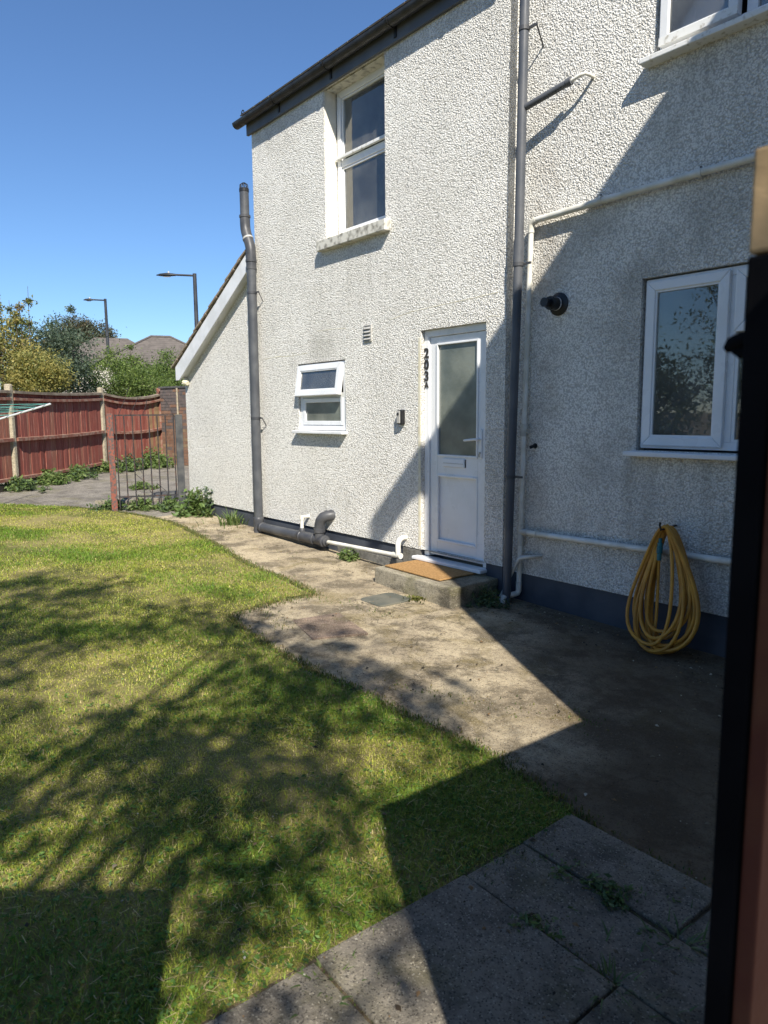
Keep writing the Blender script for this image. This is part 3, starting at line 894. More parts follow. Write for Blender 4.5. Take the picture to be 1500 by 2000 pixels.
lining(-2.78, -1.4, 1.31, 2.40, YR + 0.097, 2.8, win)
s = MB(); s.prism_y([(-2.872, 1.232), (-1.31, 1.232), (-1.31, 1.262), (-2.872, 1.266)], YR - 0.10, YR + 0.08); s.build("sill", M['upvc'], win, bevel=0.007)

# casement above it
win = MB().ring(-2.79, -1.31, 3.815, 4.94, YR + 0.03, YR + 0.095, 0.055).build("window", M['upvc'], house, bevel=0.005)
win["label"] = "upper casement window with a grimy bottom rail above the sloping white waste pipe"
MB().box(-2.235, -2.17, YR + 0.034, YR + 0.09, 3.871, 4.884).build("mullion", M['upvc'], win, bevel=0.004)
cs = MB().ring(-2.765, -2.26, 3.855, 4.92, YR - 0.025, YR + 0.03, 0.06).build("casement", M['upvc'], win, bevel=0.006)
s = MB(); s.box(-2.764, -2.261, YR - 0.029, YR - 0.024, 3.857, 3.905); s.build("grimy_rail", M['upvc_old'], cs)
pane(-2.71, -2.315, 3.91, 4.87, YR - 0.004, M['glass'], cs)
pane(-2.172, -1.363, 3.868, 4.887, YR + 0.055, M['glass'], win)
lining(-2.75, -1.35, 3.83, 4.92, YR + 0.097, 2.8, win)
cu = MB()
for k in range(8):
    xa, xb = -2.72 + 0.10 * k / 8, -2.72 + 0.10 * (k + 1) / 8
    ya, yb = YR + 0.16 + 0.015 * math.sin(k * 2.1), YR + 0.16 + 0.015 * math.sin((k + 1) * 2.1)
    cu.add([(xa, ya, 3.85), (xb, yb, 3.85), (xb, yb, 4.9), (xa, ya, 4.9)], [(0, 1, 2, 3)])
cu.build("curtain", M['curtain'], win, smooth=True)
s = MB(); s.prism_y([(-2.86, 3.765), (-1.25, 3.765), (-1.25, 3.80), (-2.86, 3.80)], YR - 0.095, YR + 0.08); s.build("sill", M['upvc_old'], win, bevel=0.006)

# --- door
dr = MB()
dr.prism_y([(DX0, 0.215), (DX0 + 0.062, 0.215), (DX0 + 0.062, DZ1 - 0.062), (DX0, DZ1)], 0.045, 0.12)
dr.prism_y([(DX0, DZ1), (DX0 + 0.062, DZ1 - 0.062), (DX1 - 0.055, DZ1 - 0.062), (DX1, DZ1)], 0.045, 0.12)
dr.prism_y([(DX1, DZ1), (DX1 - 0.055, DZ1 - 0.062), (DX1 - 0.055, 0.215), (DX1, 0.215)], 0.045, 0.12)
door = dr.build("door", M['upvc'], house, bevel=0.005)
door["label"] = "white plastic back door with tall obscured pane and letter plate"
LX0, LX1, LZ0, LZ1 = DX0 + 0.064, DX1 - 0.057, 0.235, DZ1 - 0.065
lf = MB()
PX0, PX1 = -4.82, -4.312
lf.box(LX0, PX0, 0.062, 0.115, LZ0, LZ1); lf.box(PX1, LX1, 0.062, 0.115, LZ0, LZ1)
lf.box(PX0, PX1, 0.0625, 0.1145, 2.152, LZ1 - 0.0005); lf.box(PX0, PX1, 0.0625, 0.1145, 0.985, 1.155); lf.box(PX0, PX1, 0.0625, 0.1145, LZ0 + 0.0005, 0.37)
leaf = lf.build("leaf", M['upvc'], door, bevel=0.004)
MB().ring(PX0 - 0.004, PX1 + 0.004, 1.151, 2.156, 0.050, 0.075, 0.018).build("glazing_bead", M['upvc'], door, bevel=0.004)
pane(PX0 + 0.012, PX1 - 0.012, 1.167, 2.14, 0.072, M['obscure'], door)
MB().box(PX0 + 0.003, PX1 - 0.003, 0.082, 0.10, 0.373, 0.982).build("panel", M['upvc'], door, bevel=0.003)
MB().ring(PX0 - 0.003, PX1 + 0.003, 0.367, 0.988, 0.054, 0.081, 0.022).build("panel_moulding", M['upvc'], door, bevel=0.006)
lp = MB().box(-4.735, -4.465, 0.050, 0.0615, 1.062, 1.135).build("letter_plate", M['upvc'], door, bevel=0.004)
MB().box(-4.46, -4.452, 0.0585, 0.0615, 1.062, 1.135).build("letter_plate_edge", M['digit'], lp)
MB().box(-4.728, -4.472, 0.047, 0.0495, 1.092, 1.096).build("letter_slot", M['vent'], lp)
hd = MB(); hd.box(-4.288, -4.256, 0.048, 0.0615, 1.15, 1.40)
hd = hd.build("handle_plate", M['upvc'], door, bevel=0.005)
hh = MB(); hh.tube([(-4.272, 0.05, 1.315), (-4.272, 0.005, 1.315), (-4.29, -0.005, 1.315), (-4.40, -0.008, 1.305), (-4.415, -0.004, 1.304)], [0.011, 0.011, 0.011, 0.010, 0.008], 10)
hh.build("lever", M['upvc'], hd, smooth=True)
hh = MB(); hh.disc_lathe((-4.272, 0.0485, 1.20), (0, -1, 0), [(0, 0.009), (0.008, 0.009), (0.009, 0.001)], 12); hh.build("lock_cylinder", M['steel'], hd, smooth=True)
hh = MB(); hh.box(-4.279, -4.267, 0.034, 0.037, 1.165, 1.192); hh.build("key_head", M['steel'], hd)
dw = MB(); dw.prism_y([(LX0 + 0.1, 0.262), (LX1 - 0.1, 0.262), (LX1 - 0.1, 0.27), (LX0 + 0.1, 0.272)], 0.053, 0.0615); dw.build("draught_strip", M['digit'], door)
ts = MB(); ts.prism_y([(-5.035, 0.182), (-4.150, 0.182), (-4.150, 0.212), (-5.035, 0.212)], -0.065, 0.06); ts.build("threshold", M['upvc'], door, bevel=0.006)
db = MB(); db.box(DX0 - 0.032, DX0 - 0.001, -0.003, 0.03, 0.30, DZ1 - 0.06); db.build("sealant_strip", M['cable'], house)


def digit(ch, x, z, h, parent):
    cu_ = bpy.data.curves.new("digit", 'FONT')
    cu_.body = ch; cu_.size = h * 1.42; cu_.extrude = 0.004; cu_.align_x = 'CENTER'; cu_.offset = 0.004
    o = bpy.data.objects.new("digit_tmp", cu_); COL.objects.link(o)
    dg = bpy.context.evaluated_depsgraph_get()
    me = bpy.data.meshes.new_from_object(o.evaluated_get(dg)); me.name = "digit"
    bpy.data.objects.remove(o); bpy.data.curves.remove(cu_)
    me.materials.clear(); me.materials.append(M['digit'])
    d = bpy.data.objects.new("digit", me); COL.objects.link(d); d.parent = parent
    d.location = Vector((x, 0.0405, z)) - Vector(house.location); d.rotation_euler = (R(90), 0, 0)
    return d


for ch, z, hgt in (("2", 2.038, 0.085), ("0", 1.935, 0.085), ("3", 1.832, 0.085), ("A", 1.775, 0.042)):
    digit(ch, DX0 + 0.032, z, hgt, door)

# hairline render joints and cracks around the openings
for pts in ([(-7.83, 2.205), (-7.5, 2.215), (-7.2, 2.20), (-6.86, 2.21)], [(-6.66, 2.43), (-6.4, 2.425), (-6.13, 2.41)], [(-4.17, 2.31), (-4.10, 2.315), (-4.02, 2.30)],
            [(-5.4, 2.42), (-5.1, 2.46), (-4.6, 2.475), (-4.05, 2.49)]):
    k = MB(); k.tube([(x, 0.003, z) for x, z in pts], 0.005, 5); k.build("render_joint", M['cable'], house)


# ------------------------------------------------------------------ pipes fixed to the walls
def arc(c, r, u, v, a0, a1, n=7):
    c, u, v = Vector(c), Vector(u), Vector(v)
    return [c + (u * math.cos(a) + v * math.sin(a)) * r for a in np.linspace(a0, a1, n)]


def bracket(parent, x, y, z, r, ywall, side=1, rod=True):
    b = MB()
    b.disc_lathe((x, y, z - 0.014), (0, 0, 1), [(0, r + 0.005), (0.028, r + 0.005)], 20)
    b.box(x + side * r, x + side * (r + 0.075), y + r * 0.2, y + r * 0.2 + 0.014, z - 0.008, z + 0.008)
    if rod: b.tube([(x + side * (r + 0.07), y + r * 0.3, z), (x + side * (r + 0.02), ywall + 0.005, z - 0.10)], 0.006, 6)
    return b.build("bracket", M['greyfit'], parent)


GS = gz(-7.9)
soil = thing("soil_pipe", (-7.89, -0.1, GS), "tall dark grey soil pipe with vent cap at the corner of the house", "drain pipe")
b = MB(); b.tube([(-7.895, -0.1, GS - 0.05), (-7.88, -0.1, 3.30)], 0.055, 24); b.build("pipe", M['greyplastic'], soil, smooth=True)
b = MB(); b.tube([(-7.88, -0.1, 3.25), (-7.88, -0.1, 3.43), (-7.885, -0.1, 3.49), (-7.905, -0.1, 3.545), (-7.975, -0.1, 3.68), (-7.995, -0.1, 3.735), (-8.0, -0.1, 3.79), (-8.0, -0.1, 3.87)], 0.060, 24)
b.build("offset_bend", M['greyfit'], soil, smooth=True)
b = MB(); b.tube([(-8.0, -0.1, 3.86), (-8.0, -0.1, 4.17)], 0.054, 24); b.build("pipe", M['greyplastic'], soil, smooth=True)
for z, x in ((3.86, -8.0), (3.33, -7.88)):
    b = MB(); b.disc_lathe((x, -0.1, z), (0, 0, 1), [(0, 0.060), (0.004, 0.067), (0.03, 0.067), (0.034, 0.060)], 24); b.build("collar", M['greyfit'], soil, smooth=True)
b = MB(); b.tube([(-7.935, -0.1, 3.60), (-7.945, -0.1, 3.62)], 0.0645, 24); b.build("seal_ring", M['vent'], soil, smooth=True)
cap = MB(); cap.disc_lathe((-8.0, -0.1, 4.155), (0, 0, 1), [(0, 0.058), (0.035, 0.058), (0.04, 0.052)], 24)
cap = cap.build("vent_cap", M['blackplastic'], soil, smooth=True)
for k in range(10):
    a = 2 * math.pi * k / 10
    b = MB(); b.tube([(-8.0 + 0.05 * math.cos(a), -0.1 + 0.05 * math.sin(a), 4.19), (-8.0 + 0.046 * math.cos(a), -0.1 + 0.046 * math.sin(a), 4.235), (-8.0 + 0.012 * math.cos(a), -0.1 + 0.012 * math.sin(a), 4.258)], 0.0045, 5)
    b.build("cage_bar", M['blackplastic'], cap)
bracket(soil, -7.882, -0.1, 2.98, 0.055, 0.0)
bracket(soil, -7.888, -0.1, 1.50, 0.055, 0.0)
b = MB(); b.disc_lathe((-7.895, -0.1, GS - 0.02), (0, 0, 1), [(0, 0.062), (0.13, 0.062), (0.17, 0.066), (0.20, 0.066), (0.21, 0.058)], 24); b.build("junction", M['greyfit'], soil, smooth=True)
BZ = 0.165
b = MB(); b.disc_lathe((-7.86, -0.1, BZ - 0.005), (1, 0, 0.0), [(0, 0.04), (0.03, 0.062), (0.075, 0.062), (0.08, 0.055)], 24); b.build("collar", M['greyfit'], soil, smooth=True)
b = MB(); b.tube([(-7.80, -0.1, BZ - 0.004), (-6.90, -0.1, BZ)], 0.055, 24); b.build("branch_pipe", M['greyplastic'], soil, smooth=True)
b = MB(); b.disc_lathe((-6.965, -0.1, BZ), (1, 0, 0), [(0, 0.062), (0.05, 0.062), (0.055, 0.066), (0.075, 0.066), (0.08, 0.06), (0.31, 0.06), (0.315, 0.066), (0.345, 0.066), (0.35, 0.058)], 24)
b.disc_lathe((-6.892, -0.1, BZ + 0.05), (0, 0, 1), [(0, 0.035), (0.03, 0.035), (0.035, 0.031), (0.045, 0.031)], 16)
b.build("strap_boss", M['greyfit'], soil, smooth=True)
b = MB(); b.disc_lathe((-6.62, -0.1, BZ), (1, 0, 0), [(0, 0.056), (0.10, 0.056), (0.105, 0.06), (0.15, 0.062), (0.155, 0.066), (0.19, 0.066), (0.195, 0.05), (0.22, 0.05), (0.225, 0.03), (0.25, 0.03)], 24)
b.disc_lathe((-6.535, -0.1, BZ), (0, 0, 1), [(0, 0.054), (0.085, 0.054), (0.09, 0.064), (0.13, 0.064), (0.135, 0.056)], 24)
b.build("branch_junction", M['greyfit'], soil, smooth=True)
el = [(-6.535, -0.1, BZ + 0.12), (-6.535, -0.1, BZ + 0.16)] + arc((-6.535, 0.03, BZ + 0.17), 0.13, (0, -1, 0), (0, 0, 1), 0.1, 1.5, 8) + [(-6.535, 0.06, BZ + 0.30)]
# the bend turns along the wall and back into it
el = [(-6.535, -0.1, BZ + 0.12), (-6.532, -0.1, BZ + 0.17), (-6.52, -0.095, BZ + 0.215), (-6.49, -0.08, BZ + 0.255), (-6.455, -0.05, BZ + 0.275), (-6.43, -0.01, BZ + 0.28), (-6.42, 0.03, BZ + 0.28)]
b = MB(); b.tube(el, [0.057, 0.057, 0.058, 0.060, 0.060, 0.058, 0.057], 24); b.build("wall_bend", M['greyfit'], soil, smooth=True)

wp = thing("waste_pipe", (-5.2, -0.1, gz(-5.2)), "white waste pipe running low along the plinth beside the doorstep", "waste pipe")
b = MB(); b.tube([(-6.40, -0.1, BZ + 0.002), (-5.20, -0.1, BZ + 0.028)], 0.0205, 14); b.build("pipe", M['whitepipe'], wp, smooth=True)
b = MB(); b.tube([(-5.27, -0.1, BZ + 0.027), (-5.165, -0.1, BZ + 0.029)], 0.026, 14); b.tube([(-5.19, -0.1, BZ + 0.02), (-5.19, -0.1, BZ + 0.065)], 0.026, 14)
b.tube([(-5.165, -0.1, BZ + 0.029), (-5.15, -0.1, BZ + 0.029)], 0.029, 14)
b.build("tee", M['whitepipe'], wp, smooth=True)
b = MB(); b.tube([(-5.19, -0.1, BZ + 0.06), (-5.19, -0.1, BZ + 0.13)] + arc((-5.19, -0.035, BZ + 0.13), 0.065, (0, -1, 0), (0, 0, 1), 0.0, 1.5, 6)[1:] + [(-5.19, 0.03, BZ + 0.195)], 0.026, 14)
b.build("elbow", M['whitepipe'], wp, smooth=True)
wp = thing("waste_pipe", (-6.89, -0.1, BZ + 0.06), "short white stub pipe rising from the grey drain branch", "waste pipe")
b = MB(); b.tube([(-6.892, -0.1, BZ + 0.06), (-6.892, -0.1, 0.365)], 0.0205, 14); b.build("pipe", M['whitepipe'], wp, smooth=True)
b = MB(); b.tube([(-6.892, -0.1, 0.355), (-6.892, -0.1, 0.40)], 0.025, 14); b.tube([(-6.892, -0.1, 0.385), (-6.892, 0.02, 0.385)], 0.02, 12); b.build("elbow", M['whitepipe'], wp, smooth=True)

dp = thing("downpipe", (-3.85, -0.05, gz(-3.8)), "slate grey rainwater downpipe in the angle between the two walls", "downpipe")
b = MB(); b.tube([(-3.772, -0.05, 5.3), (-3.798, -0.05, 2.70)], 0.036, 20); b.build("pipe", M['navyplastic'], dp, smooth=True)
b = MB(); b.tube([(-3.798, -0.05, 2.71), (-3.868, -0.05, gz(-3.8) - 0.03)], 0.035, 20); b.build("pipe", M['navyplastic'], dp, smooth=True)
b = MB(); b.tube([(-3.796, -0.05, 2.83), (-3.799, -0.05, 2.67)], 0.0405, 20); b.build("socket", M['navyplastic'], dp, smooth=True)
bracket(dp, -3.780, -0.05, 4.32, 0.036, YR)
bracket(dp, -3.799, -0.05, 2.66, 0.036, YR, rod=False)
bracket(dp, -3.846, -0.05, 1.03, 0.036, YR, rod=False)
b = MB(); b.tube([(-3.782, -0.045, 3.775), (-3.40, 0.0, 3.845)], 0.025, 16); b.tube([(-3.42, -0.002, 3.842), (-3.385, 0.002, 3.848)], 0.029, 16); b.build("branch", M['navyplastic'], dp, smooth=True)

wp = thing("overflow_pipe", (-3.3, YR, 3.85), "thin white overflow pipe entering the grey branch high on the wall", "waste pipe")
b = MB(); b.tube([(-3.41, 0.0, 3.843), (-3.32, 0.01, 3.862), (-3.285, 0.022, 3.866), (-3.272, 0.05, 3.862), (-3.27, YR + 0.02, 3.855)], 0.013, 12); b.build("pipe", M['whitepipe'], wp, smooth=True)

WX = lambda z: -3.767 - 0.021 * (2.96 - z)
wp = thing("waste_pipe", (-3.83, 0.05, gz(-3.8)), "tall off-white waste pipe beside the downpipe with runs across the wall", "waste pipe")
b = MB(); b.tube([(WX(2.95), 0.055, 2.95), (WX(0.10), 0.055, 0.10)], 0.021, 16); b.build("pipe", M['whitepipe'], wp, smooth=True)
b = MB(); b.tube([(WX(1.42), 0.055, 1.45), (WX(1.36), 0.055, 1.35)], 0.026, 16); b.box(WX(1.36), WX(1.36) + 0.05, 0.05, 0.065, 1.375, 1.39); b.build("bracket", M['whitepipe_dirty'], wp, smooth=True)
b = MB(); b.tube([(WX(2.9), 0.055, 2.90), (WX(2.95), 0.055, 2.955), (WX(2.95) + 0.012, 0.055, 2.975), (WX(2.95) + 0.05, 0.055, 2.985)], 0.0255, 16); b.build("elbow", M['whitepipe'], wp, smooth=True)
b = MB(); b.tube([(-3.745, 0.055, 2.985), (-3.12, 0.055, 2.998), (-2.3, 0.055, 3.006), (-1.25, 0.055, 3.016)], 0.0235, 16); b.build("upper_run", M['whitepipe'], wp, smooth=True)
for x in (-3.16, -2.44):
    b = MB(); b.tube([(x, 0.055, 3.002), (x + 0.022, 0.055, 3.002)], 0.029, 16); b.box(x + 0.004, x + 0.018, 0.06, YR, 2.995, 3.009); b.build("bracket", M['whitepipe'], wp, smooth=True)
    b = MB(); b.tube([(x + 0.011, 0.055, 3.03), (x + 0.011, 0.055, 3.041)], 0.006, 8); b.build("screw", M['digit'], wp)
b = MB(); b.tube([(WX(0.56), 0.055, 0.64), (WX(0.56), 0.055, 0.46)], 0.027, 16); b.tube([(WX(0.56), 0.055, 0.575), (WX(0.56) + 0.075, 0.055, 0.577)], 0.027, 16); b.build("tee", M['whitepipe_dirty'], wp, smooth=True)
b = MB(); b.tube([(WX(0.56) + 0.02, 0.055, 0.576), (-2.1, 0.055, 0.594), (-1.2, 0.055, 0.602)], 0.0225, 16); b.build("lower_run", M['whitepipe'], wp, smooth=True)
b = MB(); b.tube([(-3.66, 0.055, 0.578), (-3.645, 0.055, 0.578)], 0.029, 16); b.build("bracket", M['whitepipe'], wp, smooth=True)
b = MB(); b.tube([(WX(0.1), 0.055, 0.16), (WX(0.1), 0.055, 0.085), (WX(0.1) - 0.005, 0.045, 0.062), (WX(0.1) - 0.02, 0.01, 0.052), (WX(0.1) - 0.035, -0.06, 0.05), (WX(0.1) - 0.045, -0.085, 0.035), (WX(0.1) - 0.048, -0.092, -0.02), (WX(0.1) - 0.048, -0.092, -0.06)], 0.0245, 16)
b.build("shoe", M['whitepipe_dirty'], wp, smooth=True)
b = MB(); b.tube([(-3.63, YR, 0.40), (-3.66, 0.045, 0.393), (-3.76, 0.02, 0.375), (-3.792, 0.01, 0.36), (-3.80, 0.0, 0.33)], [0.013, 0.014, 0.018, 0.019, 0.018], 12); b.tube([(-3.798, 0.0, 0.34), (-3.955, -0.05, -0.02)], 0.0125, 12)
b.build("overflow_branch", M['whitepipe_dirty'], wp, smooth=True)

# ------------------------------------------------------------------ small fittings on the walls
fl = thing("flue_terminal", (-3.52, YR, 2.345), "round black boiler flue terminal on the shaded wall", "flue")
b = MB(); b.disc_lathe((-3.52, YR - 0.002, 2.345), (0, -1, 0), [(0, 0.085), (0.008, 0.085), (0.016, 0.066), (0.02, 0.05)], 28); b.build("wall_seal", M['blackplastic'], fl, smooth=True)
b = MB(); b.disc_lathe((-3.52, YR, 2.345), (0, -1, 0), [(0, 0.048), (0.10, 0.048), (0.102, 0.05), (0.11, 0.05), (0.112, 0.045), (0.125, 0.045)], 24); b.build("outer_tube", M['blackplastic'], fl, smooth=True)
b = MB(); b.disc_lathe((-3.52, YR - 0.036, 2.345), (0, -1, 0), [(0, 0.0492), (0.008, 0.0492)], 24); b.build("white_ring", M['upvc'], fl, smooth=True)
b = MB(); b.disc_lathe((-3.52, YR - 0.12, 2.345), (0, -1, 0), [(0, 0.03), (0.045, 0.03), (0.05, 0.034), (0.062, 0.034)], 20); b.build("inner_nozzle", M['blackplastic'], fl, smooth=True)

vt = thing("wall_vent", (-5.75, 0, 2.25), "small pale louvred vent on the sunlit roughcast between window and door", "vent")
MB().ring(-5.815, -5.69, 2.245, 2.405, -0.014, 0.004, 0.012).build("frame", M['vent'], vt, bevel=0.002)
for k in range(4):
    b = MB(); z = 2.262 + k * 0.034
    b.add([(-5.803, -0.02, z), (-5.702, -0.02, z), (-5.702, 0.0, z + 0.03), (-5.803, 0.0, z + 0.03), (-5.803, -0.023, z + 0.002), (-5.702, -0.023, z + 0.002), (-5.702, -0.003, z + 0.033), (-5.803, -0.003, z + 0.033)],
          [(0, 3, 2, 1), (4, 5, 6, 7), (0, 1, 5, 4), (1, 2, 6, 5), (2, 3, 7, 6), (3, 0, 4, 7)])
    b.build("louvre", M['vent'], vt)

ks = thing("key_safe", (-5.22, 0, 1.44), "black and silver key safe beside the door", "key safe")
MB().box(-5.266, -5.196, -0.045, 0.002, 1.435, 1.575).build("body", M['blackplastic'], ks, bevel=0.010)
MB().box(-5.259, -5.212, -0.056, -0.046, 1.447, 1.565).build("front_cover", M['vent'], ks, bevel=0.006)
b = MB(); b.disc_lathe((-5.2355, -0.0565, 1.535), (0, -1, 0), [(0, 0.013), (0.004, 0.013), (0.005, 0.008)], 16); b.build("dial", M['digit'], ks, smooth=True)

st = thing("stop_tap", (-3.72, YR, 1.27), "small black pipe stub poking from the shaded wall beside the waste pipe", "pipe stub")
b = MB(); b.tube([(-3.72, YR + 0.01, 1.275), (-3.72, YR - 0.03, 1.272), (-3.735, YR - 0.05, 1.262)], 0.012, 10); b.build("stub", M['blackplastic'], st, smooth=True)
b = MB(); b.disc_lathe((-3.72, YR - 0.001, 1.275), (0, -1, 0), [(0, 0.022), (0.006, 0.02)], 14); b.build("flange", M['blackplastic'], st, smooth=True)

bx = thing("small_box", (-5.66, 0.26, 3.30), "brown cardboard box standing inside on the upper window sill", "box")
MB().box(-5.80, -5.62, 0.235, 0.29, 3.43, 3.62).build("carton", M['card'], bx, bevel=0.003)
bx = thing("folded_paper", (-5.9, 0.24, 3.43), "white folded paper leaning inside the upper window beside a box", "paper")
b = MB(); b.add([(-6.02, 0.26, 3.43), (-5.80, 0.235, 3.43), (-5.82, 0.25, 3.57), (-5.99, 0.27, 3.545), (-6.02, 0.265, 3.43), (-5.80, 0.24, 3.43), (-5.82, 0.255, 3.57), (-5.99, 0.275, 3.545)],
             [(0, 1, 2, 3), (7, 6, 5, 4), (0, 4, 5, 1), (1, 5, 6, 2), (2, 6, 7, 3), (3, 7, 4, 0)]); b.build("sheet", M['upvc'], bx)

# ------------------------------------------------------------------ yellow hose on its hook
HZ = 0.775
hose = thing("garden_hose", (-2.50, 0.03, HZ), "coiled yellow garden hose hanging from a hook on the shaded wall", "hose")
hr = random.Random(12)
pts = []
NL = 13
for L in range(NL):
    low = [-0.03, 0.05, 0.0, -0.04, 0.08, -0.02, 0.10, -0.035, 0.03, 0.0, 0.06, -0.03, 0.02][L]
    wl = hr.uniform(0.11, 0.27); wr_ = hr.uniform(0.11, 0.26)
    cx = -2.445 + hr.uniform(-0.03, 0.03)
    yo = 0.060 - 0.015 * L
    n = 40
    for k in range(n):
        t = k / n
        a = 2 * math.pi * t
        s_ = (1 - math.cos(a)) / 2                       # 0 at the hook, 1 at the bottom
        wgt = math.sin(a) * (0.45 + 0.75 * s_)
        x = cx * s_ + -2.505 * (1 - s_) + (wr_ if math.sin(a) > 0 else wl) * wgt
        z = HZ - 0.01 * math.sin(L) - (HZ - low) * s_ ** 0.92
        y = yo * (0.35 + 0.65 * s_) - 0.02 * s_ - 0.11 * s_ ** 2 + 0.012 * math.sin(3 * a + L)
        pts.append((x, min(y, 0.072), z))
pts += [(-2.505, -0.03, HZ + 0.006)]
b = MB(); b.tube(pts, 0.0115, 8); b.build("coil", M['hose'], hose, smooth=True)
b = MB(); b.tube([(-2.535, -0.045, 0.555), (-2.535, -0.045, 0.48), (-2.53, -0.05, 0.35), (-2.505, -0.10, 0.16), (-2.49, -0.15, 0.02), (-2.485, -0.17, -0.03)], 0.0105, 8); b.build("tail", M['hose'], hose, smooth=True)
b = MB(); b.disc_lathe((-2.53, -0.046, 0.70), (-0.03, 0, -1), [(0, 0.011), (0.03, 0.011), (0.032, 0.017), (0.055, 0.017), (0.057, 0.020), (0.10, 0.020), (0.104, 0.015), (0.125, 0.017), (0.15, 0.015)], 14)
b.build("connector", M['teal'], hose, smooth=True)
b = MB(); b.tube([(-2.505, YR + 0.01, HZ + 0.0), (-2.505, -0.09, HZ - 0.012), (-2.505, -0.105, HZ + 0.02), (-2.505, -0.10, HZ + 0.04)], 0.007, 8); b.build("hook", M['iron'], hose, smooth=True)

# ------------------------------------------------------------------ doorstep, mat, covers
G0 = gz(-4.5)
stp = MB()
stp.add([(-5.06, -0.50, G0 - 0.12), (-4.02, -0.535, G0 - 0.12), (-4.02, 0.01, G0 - 0.12), (-5.06, 0.01, G0 - 0.12), (-5.05, -0.495, 0.16), (-4.012, -0.545, 0.157), (-4.01, 0.01, 0.163), (-5.05, 0.01, 0.165)],
        [(0, 3, 2, 1), (4, 5, 6, 7), (0, 1, 5, 4), (1, 2, 6, 5), (2, 3, 7, 6), (3, 0, 4, 7)])
o = stp.build("doorstep", M['step'], bevel=0.012)
tag(o, "weathered concrete doorstep in front of the white door", "step")
mt = MB()
mt.prism_z([(-4.985, -0.43), (-4.235, -0.455), (-4.225, -0.035), (-4.975, -0.03)], 0.166, 0.180)
o = mt.build("doormat", M['coir'], bevel=0.004)
tag(o, "orange coir doormat lying on the concrete doorstep", "doormat")


def rounded(x0, x1, y0, y1, r, n=5):
    out = []
    for cx, cy, a0 in ((x1 - r, y1 - r, 0), (x0 + r, y1 - r, 90), (x0 + r, y0 + r, 180), (x1 - r, y0 + r, 270)):
        out += [(cx + r * math.cos(R(a0 + 90 * k / n)), cy + r * math.sin(R(a0 + 90 * k / n))) for k in range(n + 1)]
    return out


dc = thing("drain_cover", (-4.55, -0.78, G0), "dark grey rounded drain cover set in the concrete near the doorstep", "drain cover")
b = MB(); b.prism_z(rounded(-4.70, -4.385, -0.955, -0.60, 0.07), gz(-4.55) - 0.02, gz(-4.55) + 0.007); b.build("plate", M['cover'], dc, bevel=0.004)
rc = thing("inspection_cover", (-4.25, -1.55, gz(-4.25)), "red-brown square cover let into the concrete beside the lawn", "drain cover")
b = MB(); b.prism_z([(-4.54, -1.69), (-4.06, -1.82), (-3.91, -1.45), (-4.48, -1.30)], gz(-4.25) - 0.02, gz(-4.25) + 0.006); b.build("plate", M['redcover'], rc, bevel=0.003)


# ------------------------------------------------------------------ red board fence with concrete posts
PO = [Vector((-11.85, -3.87)), Vector((-14.26, -1.51)), Vector((-16.68, 0.85)), Vector((-17.87, 2.68))]
fence = thing("board_fence", (PO[1].x, PO[1].y, gz(PO[1].x)), "red-brown vertical board fence between pale concrete posts", "fence")
fo = Vector(fence.location)


def oriented(mb, o, d, y_out):
    """local (along, out, up) -> world"""
    nrm = Vector((d.y, -d.x))                      # towards the garden
    mb.v = [(o.x + d.x * a + nrm.x * u, o.y + d.y * a + nrm.y * u, w_) for a, u, w_ in mb.v]
    return mb


